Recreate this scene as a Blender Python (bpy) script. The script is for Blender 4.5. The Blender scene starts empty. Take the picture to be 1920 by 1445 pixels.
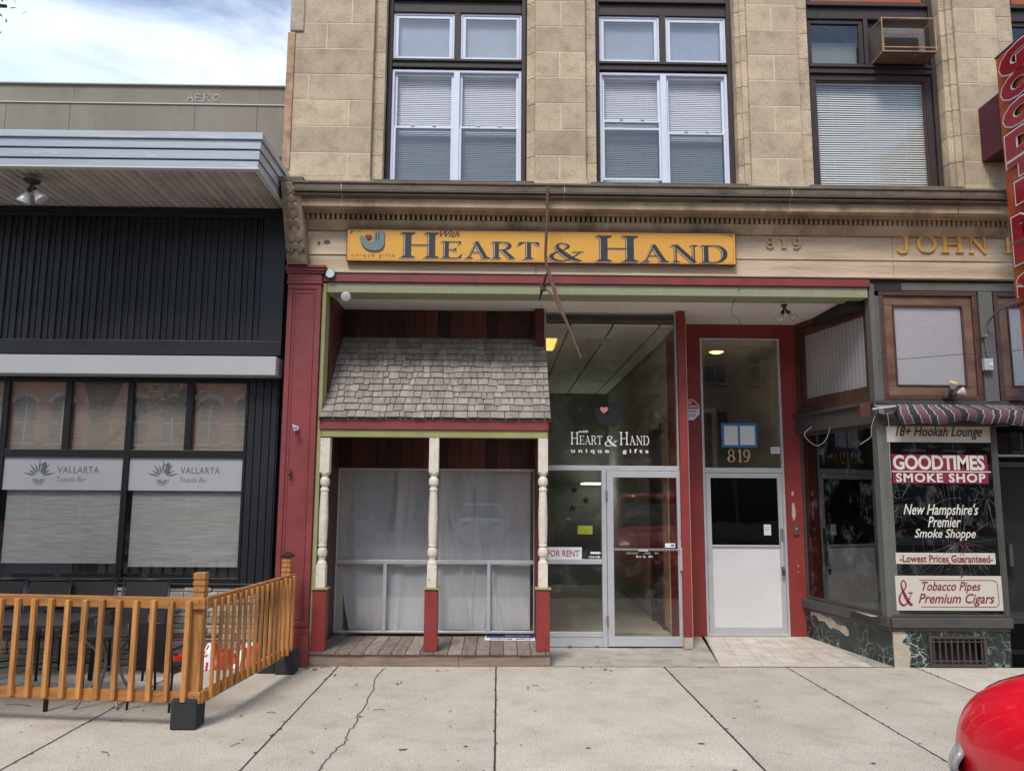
import bpy, bmesh, math, random
from mathutils import Vector, Matrix
random.seed(7)
R = math.radians
S = bpy.context.scene
C = S.collection

# ------------------------------------------------------------------ camera
F, HCAM = 1499.7, 1.75
pitch, yaw, roll = R(7.916), R(0.932), R(0.344)
_cy, _sy = math.cos(yaw), math.sin(yaw)
FW = Vector((_sy*math.cos(pitch), _cy*math.cos(pitch), math.sin(pitch)))
_r = Vector((_cy, -_sy, 0)); _u = _r.cross(FW)
RT = math.cos(roll)*_r + math.sin(roll)*_u
UP = -math.sin(roll)*_r + math.cos(roll)*_u
def ray(px, py): return FW + RT*((px-960)/F) - UP*((py-722.5)/F)
_d = ray(930, 1249)
CAM = Vector((0, -HCAM/(-_d.z)*_d.y, HCAM))          # facade foot lies on the plane Y = 0
def P(px, py, Y):
    d = ray(px, py); return CAM + d*((Y-CAM.y)/d.y)
def X(px, py, Y): return P(px, py, Y).x
def Z(px, py, Y): return P(px, py, Y).z
def G(px, py, z=0.0):
    d = ray(px, py); return CAM + d*((z-CAM.z)/d.z)
cam = bpy.data.cameras.new('camera'); co = bpy.data.objects.new('camera', cam); C.objects.link(co)
cam.sensor_width = 36; cam.lens = F/1920*36; cam.clip_end = 2000; cam.clip_start = 0.05
m = Matrix.Identity(4)
for i in range(3):
    m[i][0] = RT[i]; m[i][1] = UP[i]; m[i][2] = -FW[i]; m[i][3] = CAM[i]
co.matrix_world = m
S.camera = co

# ------------------------------------------------------------------ light
SUN_EL, SUN_AZ = R(52), R(200)        # azimuth clockwise from +Y: high, behind the photographer's left shoulder
S.view_settings.view_transform = 'Standard'; S.view_settings.look = 'None'
S.view_settings.exposure = 0.98; S.view_settings.gamma = 1
w = bpy.data.worlds.new("World"); S.world = w; w.use_nodes = True
nt = w.node_tree; nt.nodes.clear(); N = nt.nodes.new; L = nt.links.new
out = N('ShaderNodeOutputWorld'); bg = N('ShaderNodeBackground'); bg.inputs[1].default_value = 0.1
sky = N('ShaderNodeTexSky'); sky.sky_type = 'NISHITA'; sky.sun_disc = False
sky.sun_elevation = SUN_EL; sky.sun_rotation = SUN_AZ
tc = N('ShaderNodeTexCoord'); mp = N('ShaderNodeMapping'); mp.inputs['Scale'].default_value = (1.0, 1.0, 1.9)
mp.inputs['Location'].default_value = (0.30, 0.1, 0.42); mp.inputs['Rotation'].default_value = (0, R(-28), 0)
n1 = N('ShaderNodeTexNoise'); n1.inputs['Scale'].default_value = 2.6; n1.inputs['Detail'].default_value = 12; n1.inputs['Roughness'].default_value = .58; n1.inputs['Distortion'].default_value = .4
cr = N('ShaderNodeValToRGB'); cr.color_ramp.elements[0].position = .39; cr.color_ramp.elements[1].position = .58
n2 = N('ShaderNodeTexNoise'); n2.inputs['Scale'].default_value = 4.2; n2.inputs['Detail'].default_value = 8
cr2 = N('ShaderNodeValToRGB'); cr2.color_ramp.elements[0].position = .3; cr2.color_ramp.elements[1].position = .68
cr2.color_ramp.elements[0].color = (3.5, 4.5, 6.1, 1); cr2.color_ramp.elements[1].color = (6.3, 6.7, 7.1, 1)
mx = N('ShaderNodeMix'); mx.data_type = 'RGBA'
L(tc.outputs['Generated'], mp.inputs[0]); L(mp.outputs[0], n1.inputs[0]); L(mp.outputs[0], n2.inputs[0])
L(n1.outputs[0], cr.inputs[0]); L(n2.outputs[0], cr2.inputs[0])
L(cr.outputs[0], mx.inputs[0]); L(sky.outputs[0], mx.inputs[6]); L(cr2.outputs[0], mx.inputs[7])
L(mx.outputs[2], bg.inputs[0]); L(bg.outputs[0], out.inputs[0])
sl = bpy.data.lights.new('sun', 'SUN'); sl.energy = 1.45; sl.angle = R(18); sl.color = (1, .96, .9)
so = bpy.data.objects.new('sun', sl); C.objects.link(so)
sd = Vector((math.sin(SUN_AZ)*math.cos(SUN_EL), math.cos(SUN_AZ)*math.cos(SUN_EL), math.sin(SUN_EL)))
so.rotation_euler = sd.to_track_quat('Z', 'Y').to_euler(); so.location = sd*30

# ------------------------------------------------------------------ materials
def _tree(name):
    m = bpy.data.materials.new(name); m.use_nodes = True
    t = m.node_tree; b = t.nodes['Principled BSDF']; return m, t, b
def mat(name, col, rough=.6, metal=0, var=.0, vscale=3, bump=0, bscale=60, col2=None, patch=0.0, pscale=1.2,
        stretch=(1, 1, 1), tint=0.0, spec=.5, speck=None, speck_scale=90, speck_amt=.62, coat=0, wear=None, wear_scale=14, wear_amt=.67, trans=0):
    """procedural paint / stone / wood: two tones mixed by noise, flecks, worn patches, fine bump"""
    m, t, b = _tree(name); n = t.nodes.new; l = t.links.new
    b.inputs['Roughness'].default_value = rough; b.inputs['Metallic'].default_value = metal
    b.inputs['Specular IOR Level'].default_value = spec; b.inputs['Coat Weight'].default_value = coat
    if trans: b.inputs['Transmission Weight'].default_value = trans
    tc = n('ShaderNodeTexCoord'); mp = n('ShaderNodeMapping'); mp.inputs['Scale'].default_value = stretch
    l(tc.outputs['Object'], mp.inputs[0])
    def noise(sc, det=6, ro=.6):
        x = n('ShaderNodeTexNoise'); x.inputs['Scale'].default_value = sc; x.inputs['Detail'].default_value = det; x.inputs['Roughness'].default_value = ro
        l(mp.outputs[0], x.inputs[0]); return x.outputs[0]
    def ramp(src, a, bb):
        r = n('ShaderNodeMapRange'); r.inputs[1].default_value = a; r.inputs[2].default_value = bb; l(src, r.inputs[0]); return r.outputs[0]
    def mix(fac, a, bcol):
        x = n('ShaderNodeMix'); x.data_type = 'RGBA'
        if isinstance(fac, float): x.inputs[0].default_value = fac
        else: l(fac, x.inputs[0])
        for i, v in ((6, a), (7, bcol)):
            if isinstance(v, tuple): x.inputs[i].default_value = (*v[:3], 1)
            else: l(v, x.inputs[i])
        return x.outputs[2]
    cur = tuple(col)
    if var or col2:
        c2 = col2 or tuple(c*(1-var) for c in col)
        cur = mix(ramp(noise(vscale), .32, .7), cur, tuple(c2))
    if patch:
        cur = mix(ramp(noise(pscale, 9, .68), .5, .78), cur, tuple(c*(1-patch) for c in (col2 or col)))
    if speck:
        cur = mix(ramp(noise(speck_scale, 3, .6), speck_amt, speck_amt+.05), cur, tuple(speck))
    if wear:
        cur = mix(ramp(noise(wear_scale, 10, .72), wear_amt, wear_amt+.02), cur, tuple(wear))
    if tint:
        at = n('ShaderNodeAttribute'); at.attribute_name = 'tint'
        ad = n('ShaderNodeMath'); ad.operation = 'MULTIPLY_ADD'; l(at.outputs['Fac'], ad.inputs[0]); ad.inputs[1].default_value = tint*2; ad.inputs[2].default_value = 1-tint
        mm = n('ShaderNodeVectorMath'); mm.operation = 'SCALE'
        if isinstance(cur, tuple): mm.inputs[0].default_value = cur
        else: l(cur, mm.inputs[0])
        l(ad.outputs[0], mm.inputs['Scale']); cur = mm.outputs[0]
    if isinstance(cur, tuple): b.inputs['Base Color'].default_value = (*cur, 1)
    else: l(cur, b.inputs['Base Color'])
    if bump:
        bp = n('ShaderNodeBump'); bp.inputs['Strength'].default_value = bump; bp.inputs['Distance'].default_value = .01
        l(noise(bscale, 8, .65), bp.inputs['Height']); l(bp.outputs[0], b.inputs['Normal'])
    return m
def emit(name, col, s):
    m, t, b = _tree(name); b.inputs['Base Color'].default_value = (*col, 1)
    b.inputs['Emission Color'].default_value = (*col, 1); b.inputs['Emission Strength'].default_value = s; return m
def glass(name, tintc=(.92, .95, .94), base=.05, wave=.0, wscale=3, dirt=0.0, rough=0.0, gcol=1.0):
    m = bpy.data.materials.new(name); m.use_nodes = True; t = m.node_tree; t.nodes.clear(); n = t.nodes.new; l = t.links.new
    o = n('ShaderNodeOutputMaterial'); tr = n('ShaderNodeBsdfTransparent'); tr.inputs[0].default_value = (*tintc, 1)
    gl = n('ShaderNodeBsdfGlossy'); gl.inputs['Roughness'].default_value = rough; gl.inputs[0].default_value = (gcol, gcol, gcol, 1)
    fr = n('ShaderNodeFresnel'); fr.inputs[0].default_value = 1.5
    ad = n('ShaderNodeMath'); ad.operation = 'ADD'; ad.use_clamp = True; ad.inputs[1].default_value = base; l(fr.outputs[0], ad.inputs[0])
    geo = n('ShaderNodeNewGeometry'); ff = n('ShaderNodeMath'); ff.operation = 'SUBTRACT'; ff.inputs[0].default_value = 1; l(geo.outputs['Backfacing'], ff.inputs[1])
    fa = n('ShaderNodeMath'); fa.operation = 'MULTIPLY'; l(ad.outputs[0], fa.inputs[0]); l(ff.outputs[0], fa.inputs[1])     # reflection off the outer face only
    mx = n('ShaderNodeMixShader'); l(fa.outputs[0], mx.inputs[0]); l(tr.outputs[0], mx.inputs[1]); l(gl.outputs[0], mx.inputs[2])
    tc = n('ShaderNodeTexCoord')
    if wave:
        no = n('ShaderNodeTexNoise'); no.inputs['Scale'].default_value = wscale; no.inputs['Detail'].default_value = 1; l(tc.outputs['Object'], no.inputs[0])
        bp = n('ShaderNodeBump'); bp.inputs['Strength'].default_value = wave; bp.inputs['Distance'].default_value = .02
        l(no.outputs[0], bp.inputs['Height']); l(bp.outputs[0], gl.inputs['Normal'])
    last = mx.outputs[0]
    if dirt:
        df = n('ShaderNodeBsdfDiffuse'); df.inputs[0].default_value = (.6, .6, .57, 1)
        no = n('ShaderNodeTexNoise'); no.inputs['Scale'].default_value = 5; no.inputs['Detail'].default_value = 10; no.inputs['Roughness'].default_value = .7; l(tc.outputs['Object'], no.inputs[0])
        r = n('ShaderNodeMapRange'); r.inputs[1].default_value = .52; r.inputs[2].default_value = .75; r.inputs[4].default_value = dirt; l(no.outputs[0], r.inputs[0])
        m2 = n('ShaderNodeMixShader'); l(r.outputs[0], m2.inputs[0]); l(last, m2.inputs[1]); l(df.outputs[0], m2.inputs[2]); last = m2.outputs[0]
    l(last, o.inputs[0]); return m

STONE = (.60, .485, .335)
M = dict(
 stone=mat('stone', STONE, .9, var=.22, vscale=2.5, bump=.55, bscale=85, col2=(.43, .345, .24), patch=.2, pscale=5, tint=.17, speck=(.26, .19, .12), speck_scale=80, speck_amt=.575),
 stone_smooth=mat('stone_smooth', (.64, .52, .37), .85, col2=(.46, .355, .235), vscale=4, bump=.8, bscale=22, patch=.4, pscale=2.2, stretch=(.3, 1, 3), tint=.12),
 mortar=mat('mortar', (.74, .61, .43), .95, var=.2, bump=.3),
 cornice=mat('cornice', (.19, .15, .11), .9, col2=(.11, .09, .07), vscale=3, bump=.7, bscale=40, patch=.6, pscale=3, stretch=(.8, 1, 1.5)),
 cornice_tan=mat('cornice_tan', (.5, .385, .25), .9, col2=(.28, .21, .135), vscale=3, bump=.7, bscale=30, patch=.7, pscale=2.6, stretch=(1, 1, .7)),
 cornice_dark=mat('cornice_dark', (.12, .1, .08), .9, col2=(.2, .16, .12), vscale=5, bump=.6, bscale=60),
 soot=mat('soot', (.17, .14, .11), .95, col2=(.1, .085, .07), vscale=9, bump=.5, bscale=60),
 bracket=mat('bracket', (.34, .26, .17), .85, col2=(.16, .12, .08), vscale=9, bump=.6, bscale=40),
 red=mat('red', (.25, .045, .046), .55, col2=(.18, .032, .034), patch=.3, pscale=2.5, vscale=2.2, bump=.12, bscale=30, speck=(.42, .36, .34), speck_scale=26, speck_amt=.735),
 red_dark=mat('red_dark', (.10, .013, .016), .6, var=.4, vscale=4, bump=.1),
 red_door=mat('red_door', (.27, .033, .028), .55, col2=(.19, .023, .02), vscale=3, bump=.2, bscale=30, wear=(.6, .52, .42), wear_scale=9, wear_amt=.735),
 green=mat('green', (.33, .33, .2), .85, col2=(.28, .29, .17), vscale=6, bump=1.0, bscale=130, speck=(.45, .46, .36), speck_scale=120, speck_amt=.58),
 green_trim=mat('green_trim', (.34, .33, .14), .7, var=.25, vscale=3, bump=.2),
 cream=mat('cream', (.74, .68, .57), .7, col2=(.6, .54, .44), vscale=9, bump=.6, bscale=50, speck=(.14, .12, .09), speck_scale=36, speck_amt=.645),
 dirty_edge=mat('dirty_edge', (.2, .19, .12), .8, var=.3),
 shingle=mat('shingle', (.34, .3, .262), .9, col2=(.21, .18, .155), patch=.35, pscale=2.5, vscale=6, bump=.7, bscale=50, stretch=(3, 1, .6), tint=.19),
 deck=mat('deck', (.31, .25, .21), .85, col2=(.18, .14, .12), vscale=8, bump=.7, bscale=50, stretch=(3, .5, 1), tint=.28, patch=.3),
 deck_face=mat('deck_face', (.32, .24, .18), .85, col2=(.18, .13, .1), vscale=6, bump=.6, bscale=40, stretch=(.4, 1, 3)),
 plank=mat('plank', (.085, .022, .012), .5, col2=(.045, .012, .008), vscale=5, bump=.4, bscale=40, stretch=(3, 3, .4), tint=.8, patch=.5, pscale=4),
 alu=mat('alu', (.55, .56, .58), .42, metal=.35, var=.12, vscale=4, bump=.05),
 white=mat('white', (.62, .65, .72), .4, var=.08, vscale=3),
 vinyl=mat('vinyl', (.68, .72, .82), .4, var=.06, vscale=3),
 whitepanel=mat('whitepanel', (.66, .65, .65), .45, var=.08, vscale=2, bump=.1, bscale=6, patch=.12),
 ceiling=mat('ceiling', (.84, .8, .76), .8, var=.12, vscale=2, bump=.1),
 darkwood=mat('darkwood', (.022, .02, .021), .6, col2=(.045, .022, .017), vscale=5, bump=.4, bscale=40, stretch=(3, 1, .6), wear=(.1, .11, .1), wear_scale=7, wear_amt=.66),
 brownwood=mat('brownwood', (.10, .035, .02), .55, col2=(.05, .025, .018), vscale=5, bump=.4, bscale=40),
 spandrel=mat('spandrel', (.42, .1, .035), .6, col2=(.3, .06, .03), vscale=4, bump=.2, patch=.3),
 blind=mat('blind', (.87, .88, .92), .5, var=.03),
 blind_skytone=mat('blind_skytone', (.36, .4, .46), .6, var=.15, vscale=3),  # sky reflection of the top lights put into the blind's colour
 blind2=mat('blind2', (.87, .89, .83), .5, var=.03),
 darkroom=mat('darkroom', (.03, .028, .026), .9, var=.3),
 wglass=glass('wglass', (.96, .96, .96), .03, wave=.08, wscale=4),
 wglass_sky=glass('wglass_sky', (.92, .93, .95), .12, wave=.1, wscale=3),
 wglass_wavy=glass('wglass_wavy', (.68, .7, .7), .05, wave=.3, wscale=5),
 shopglass=glass('shopglass', (.94, .95, .93), .02, wave=.06, wscale=1.6, dirt=.06),
 barglass_up=glass('barglass_up', (.96, .96, .96), .17, wave=.03, wscale=2),
 barglass=glass('barglass', (.96, .96, .96), .07, wave=.03, wscale=2),
 doorglass=glass('doorglass', (.2, .18, .2), .0, wave=.1, wscale=2),
 smokeglass=glass('smokeglass', (.6, .64, .63), .05, wave=.05, wscale=2, dirt=.12, gcol=.85),
 sheet=mat('sheet', (.6, .6, .6), .35, col2=(.42, .425, .435), vscale=1.6, bump=.5, bscale=3, stretch=(2.2, 1, .5)),
 shade=mat('shade', (.43, .425, .4), .8, col2=(.27, .27, .255), vscale=16, bump=.3, bscale=50, stretch=(.35, 1, 5)),
 shade2=mat('shade2', (.4, .35, .3), .8, col2=(.25, .22, .19), vscale=12, bump=.3, bscale=50, stretch=(.35, 1, 5)),
 frost=mat('frost', (.36, .365, .38), .6, var=.06, vscale=3),
 logo_grey=mat('logo_grey', (.1, .105, .11), .6),
 black=mat('black', (.014, .015, .018), .45, var=.25, vscale=3, bump=.1, bscale=20),
 blackmetal=mat('blackmetal', (.010, .011, .014), .42, col2=(.019, .021, .027), vscale=1.5, bump=.08, bscale=14, speck=(.16, .17, .19), speck_scale=16, speck_amt=.77),
 blackframe=mat('blackframe', (.009, .009, .01), .4, wear=(.22, .23, .22), wear_scale=20, wear_amt=.76),
 canopy=mat('canopy', (.44, .475, .52), .42, metal=.15, col2=(.33, .36, .405), vscale=1.3, stretch=(.5, 1, 4), bump=.15, bscale=8, wear=(.5, .52, .53), wear_scale=3, wear_amt=.58),
 canopy_edge=mat('canopy_edge', (.62, .62, .6), .5, var=.1),
 soffit=mat('soffit', (.55, .5, .47), .55, col2=(.42, .375, .35), vscale=3, bump=.1, tint=.14, patch=.2),
 parapet=mat('parapet', (.27, .24, .195), .85, col2=(.2, .175, .14), vscale=1.4, bump=.25, bscale=30, stretch=(1, 1, .5), patch=.2),
 band=mat('band', (.43, .43, .435), .5, var=.05, vscale=1, bump=.04),
 fieldstone=mat('fieldstone', (.42, .38, .33), .9, col2=(.28, .25, .22), vscale=9, bump=1, bscale=50, tint=.35),
 fence=mat('fence', (.56, .26, .075), .75, col2=(.33, .135, .035), vscale=5, bump=.3, bscale=40, stretch=(9, 9, .7), tint=.24, patch=.5, pscale=3),
 fence_rail=mat('fence_rail', (.5, .225, .062), .75, col2=(.28, .11, .03), vscale=5, bump=.3, bscale=40, stretch=(.7, 2.5, 9), patch=.5, pscale=3),
 blockm=mat('blockm', (.03, .031, .035), .85, var=.3, bump=.9, bscale=90, speck=(.14, .14, .14), speck_scale=70, speck_amt=.68),
 sidewalk=mat('sidewalk', (.61, .55, .46), .9, col2=(.5, .435, .35), vscale=1.6, bump=.8, bscale=110, patch=.2, pscale=2.6, tint=.07, speck=(.25, .215, .175), speck_scale=85, speck_amt=.56),
 entry=mat('entry', (.46, .42, .36), .85, col2=(.31, .28, .235), vscale=3, bump=.4, bscale=70, patch=.25, pscale=3),
 marble_floor=mat('marble_floor', (.68, .62, .54), .45, col2=(.5, .42, .34), vscale=5, bump=.2, bscale=30, patch=.3, pscale=6, tint=.05, speck=(.22, .19, .16), speck_scale=22, speck_amt=.68),
 joint=mat('joint', (.05, .045, .04), .95, var=.4, vscale=30),
 crackm=mat('crackm', (.09, .075, .06), .95),
 asphalt=mat('asphalt', (.06, .06, .06), .9, var=.3, bump=.4, bscale=80),
 kerb=mat('kerb', (.36, .35, .33), .9, var=.2, bump=.3),
 earth=mat('earth', (.12, .12, .1), .95, var=.3),
 yellow=mat('yellow', (.72, .37, .05), .45, col2=(.66, .33, .045), vscale=1.5, bump=.03),
 signbrown=mat('signbrown', (.2, .06, .03), .5, var=.2),
 signrim=mat('signrim', (.12, .04, .02), .6, var=.3),
 signblack=mat('signblack', (.025, .03, .035), .45),
 signgrey=mat('signgrey', (.14, .21, .23), .45, var=.2, vscale=5),
 heart=mat('heart', (.16, .02, .025), .5),
 gold=mat('gold', (.85, .48, .1), .4, metal=.2, col2=(.6, .3, .07), vscale=14, bump=.3, bscale=40),
 oldgold=mat('oldgold', (.62, .46, .22), .6, col2=(.36, .25, .12), vscale=14, bump=.3, bscale=40),
 rust=mat('rust', (.14, .07, .045), .85, col2=(.08, .045, .035), vscale=9, bump=.6, bscale=60, wear=(.22, .16, .13), wear_scale=8, wear_amt=.6),
 rustcream=mat('rustcream', (.5, .36, .22), .7, col2=(.26, .09, .04), vscale=7, bump=.4, bscale=50),
 ac=mat('ac', (.28, .25, .22), .6, var=.3, vscale=6),
 mesh=mat('mesh', (.13, .085, .06), .7, var=.3),
 maroon=mat('maroon', (.10, .012, .03), .55, var=.25, vscale=2),
 bladered=mat('bladered', (.3, .008, .02), .35, var=.2, vscale=4),
 bladeorange=mat('bladeorange', (.5, .1, .02), .5, col2=(.3, .05, .015), vscale=6, bump=.3),
 tubewhite=mat('tubewhite', (.75, .72, .7), .3),
 tin=mat('tin', (.5, .5, .53), .33, metal=.75, var=.1, vscale=2, bump=.1),
 panelwood=mat('panelwood', (.21, .13, .09), .5, col2=(.12, .055, .035), vscale=2.4, bump=.3, bscale=30, stretch=(.8, .8, 2.5), patch=.3),
 panelframe=mat('panelframe', (.06, .025, .02), .5, col2=(.1, .05, .035), vscale=5, bump=.3),
 greygreen=mat('greygreen', (.13, .13, .115), .6, var=.2, vscale=3, bump=.1, wear=(.2, .12, .06), wear_scale=6, wear_amt=.7),
 ledge=mat('ledge', (.045, .05, .048), .5, col2=(.08, .065, .055), vscale=5, bump=.4, bscale=40),
 plaster=mat('plaster', (.5, .43, .33), .95, col2=(.36, .3, .22), vscale=8, bump=1, bscale=30),
 iron=mat('iron', (.07, .05, .045), .75, var=.4, vscale=10, bump=.5, bscale=60),
 awn_a=mat('awn_a', (.15, .078, .098), .85, var=.15, bump=.2),
 awn_b=mat('awn_b', (.035, .038, .038), .85, var=.15, bump=.2),
 awn_w=mat('awn_w', (.36, .36, .34), .85),
 paper=mat('paper', (.68, .7, .68), .8, var=.04),
 cardcream=mat('cardcream', (.56, .5, .43), .6, var=.05),
 tape=mat('tape', (.03, .17, .45), .6, var=.2, vscale=20),
 ink=mat('ink', (.22, .24, .25), .7),
 darkink=mat('darkink', (.05, .012, .02), .6),
 wine=mat('wine', (.2, .012, .045), .5),
 lettercream=mat('lettercream', (.62, .6, .52), .5),
 signred=mat('signred', (.4, .02, .03), .5),
 signwhite=mat('signwhite', (.75, .75, .76), .5),
 navy=mat('navy', (.02, .03, .12), .5),
 bulb=mat('bulb', (.55, .55, .54), .25, coat=.5),
 lamp_yellow=mat('lamp_yellow', (.75, .5, .06), .25, coat=.5),
 chrome=mat('chrome', (.55, .55, .55), .25, metal=.9),
 steel=mat('steel', (.3, .3, .3), .45, metal=.6, var=.2),
 rubber=mat('rubber', (.012, .012, .012), .8),
 conduit=mat('conduit', (.14, .14, .15), .5, metal=.3),
 wire=mat('wire', (.35, .34, .33), .7),
 wiredark=mat('wiredark', (.03, .03, .03), .7),
 int_wall=mat('int_wall', (.55, .5, .43), .8, var=.1, patch=.1),
 int_tan=mat('int_tan', (.45, .3, .14), .7, var=.15),
 int_floor=mat('int_floor', (.66, .58, .47), .4, col2=(.5, .43, .34), vscale=2, stretch=(1, .4, 1)),
 int_ceil=mat('int_ceil', (.78, .75, .67), .9, var=.1),
 backwall=mat('backwall', (.24, .22, .19), .9, var=.3, vscale=1),
 int_dark=mat('int_dark', (.05, .035, .03), .6, var=.2),
 hall=mat('hall', (.68, .59, .45), .8, var=.1),
 fluoro=emit('fluoro', (.85, 1, .9), 1.6),
 warm=emit('warm', (1, .52, .12), .9),
 globe=emit('globe', (1, .7, .27), 1.6),
 carred=mat('carred', (.78, .002, .02), .35, coat=.5, spec=.3),
 carwhite=mat('carwhite', (.7, .7, .7), .3, coat=1),
 lens=mat('lens', (.3, .3, .3), .25, coat=.3),
 carglass=mat('carglass', (.015, .017, .02), .05, coat=1),
 brick=None, leaf=mat('leaf', (.06, .11, .03), .6, col2=(.035, .07, .018), vscale=1.5, tint=.4),
 bark=mat('bark', (.1, .075, .055), .9, var=.4, vscale=8, bump=.8, bscale=30),
 deadleaf=mat('deadleaf', (.3, .13, .05), .8, col2=(.18, .09, .04), vscale=30, tint=.3),
 sling=mat('sling', (.02, .014, .014), .75, var=.2, bump=.3, bscale=120),
 tabletop=mat('tabletop', (.035, .037, .04), .22, var=.2, vscale=4),
 baskred=mat('baskred', (.55, .02, .015), .5, var=.2, vscale=6, bump=.3, bscale=10),
 window_refl=mat('window_refl', (.05, .07, .07), .12, var=.3),
)
# brick with mortar joints
def brickmat():
    m, t, b = _tree('brick'); n = t.nodes.new; l = t.links.new
    tc = n('ShaderNodeTexCoord'); mp = n('ShaderNodeMapping'); mp.inputs['Rotation'].default_value = (R(90), 0, 0); l(tc.outputs['Object'], mp.inputs[0])
    br = n('ShaderNodeTexBrick'); br.inputs['Scale'].default_value = 3; br.inputs['Color1'].default_value = (.55, .2, .1, 1); br.inputs['Color2'].default_value = (.44, .15, .08, 1); br.inputs['Mortar'].default_value = (.3, .25, .2, 1)
    l(mp.outputs[0], br.inputs[0]); l(br.outputs[0], b.inputs['Base Color']); b.inputs['Roughness'].default_value = .9; return m
M['brick'] = brickmat()
# dark green marble with pale veins
def marblemat():
    m, t, b = _tree('green_marble'); n = t.nodes.new; l = t.links.new
    tc = n('ShaderNodeTexCoord'); no = n('ShaderNodeTexNoise'); no.inputs['Scale'].default_value = 3.2; no.inputs['Detail'].default_value = 7
    l(tc.outputs['Object'], no.inputs[0])
    ad = n('ShaderNodeVectorMath'); ad.operation = 'ADD'; sc = n('ShaderNodeVectorMath'); sc.operation = 'SCALE'; sc.inputs['Scale'].default_value = .45
    l(no.outputs['Color'], sc.inputs[0]); l(tc.outputs['Object'], ad.inputs[0]); l(sc.outputs[0], ad.inputs[1])
    def vein(s, wdt):
        v = n('ShaderNodeTexVoronoi'); v.feature = 'DISTANCE_TO_EDGE'; v.inputs['Scale'].default_value = s; l(ad.outputs[0], v.inputs[0])
        r = n('ShaderNodeMapRange'); r.inputs[1].default_value = 0; r.inputs[2].default_value = wdt; r.inputs[3].default_value = 1; r.inputs[4].default_value = 0; l(v.outputs[0], r.inputs[0]); return r.outputs[0]
    a, c = vein(3.6, .02), vein(11, .022)
    n3 = n('ShaderNodeTexNoise'); n3.inputs['Scale'].default_value = 3; l(tc.outputs['Object'], n3.inputs[0])
    r3 = n('ShaderNodeMapRange'); r3.inputs[1].default_value = .36; r3.inputs[2].default_value = .58; l(n3.outputs[0], r3.inputs[0])
    mu = n('ShaderNodeMath'); mu.operation = 'MULTIPLY'; l(c, mu.inputs[0]); l(r3.outputs[0], mu.inputs[1])
    mu2 = n('ShaderNodeMath'); mu2.operation = 'MULTIPLY'; l(a, mu2.inputs[0]); l(r3.outputs[0], mu2.inputs[1])
    mxx = n('ShaderNodeMath'); mxx.operation = 'MAXIMUM'; l(mu.outputs[0], mxx.inputs[0]); l(mu2.outputs[0], mxx.inputs[1])
    mi = n('ShaderNodeMix'); mi.data_type = 'RGBA'; l(mxx.outputs[0], mi.inputs[0]); mi.inputs[6].default_value = (.014, .026, .022, 1); mi.inputs[7].default_value = (.45, .5, .44, 1)
    l(mi.outputs[2], b.inputs['Base Color']); b.inputs['Roughness'].default_value = .3; return m
M['marble'] = marblemat()
# embossed tin: small raised diamonds
def tinmat():
    m, t, b = _tree('tread_tin'); n = t.nodes.new; l = t.links.new
    tc = n('ShaderNodeTexCoord')
    def wv(rot):
        mp = n('ShaderNodeMapping'); mp.inputs['Rotation'].default_value = (0, rot, 0); l(tc.outputs['Object'], mp.inputs[0])
        x = n('ShaderNodeTexWave'); x.wave_type = 'BANDS'; x.bands_direction = 'X'; x.inputs['Scale'].default_value = 16; x.inputs['Distortion'].default_value = 0; l(mp.outputs[0], x.inputs[0]); return x.outputs[1]
    mu = n('ShaderNodeMath'); mu.operation = 'MULTIPLY'; l(wv(R(45)), mu.inputs[0]); l(wv(R(-45)), mu.inputs[1])
    r = n('ShaderNodeMapRange'); r.inputs[1].default_value = .25; r.inputs[2].default_value = .6; l(mu.outputs[0], r.inputs[0])
    bp = n('ShaderNodeBump'); bp.inputs['Strength'].default_value = .8; bp.inputs['Distance'].default_value = .006; l(r.outputs[0], bp.inputs['Height']); l(bp.outputs[0], b.inputs['Normal'])
    mi = n('ShaderNodeMix'); mi.data_type = 'RGBA'; l(r.outputs[0], mi.inputs[0]); mi.inputs[6].default_value = (.5, .49, .51, 1); mi.inputs[7].default_value = (.85, .84, .86, 1); l(mi.outputs[2], b.inputs['Base Color'])
    b.inputs['Metallic'].default_value = .55; b.inputs['Roughness'].default_value = .38; return m
M['tread'] = tinmat()

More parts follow.
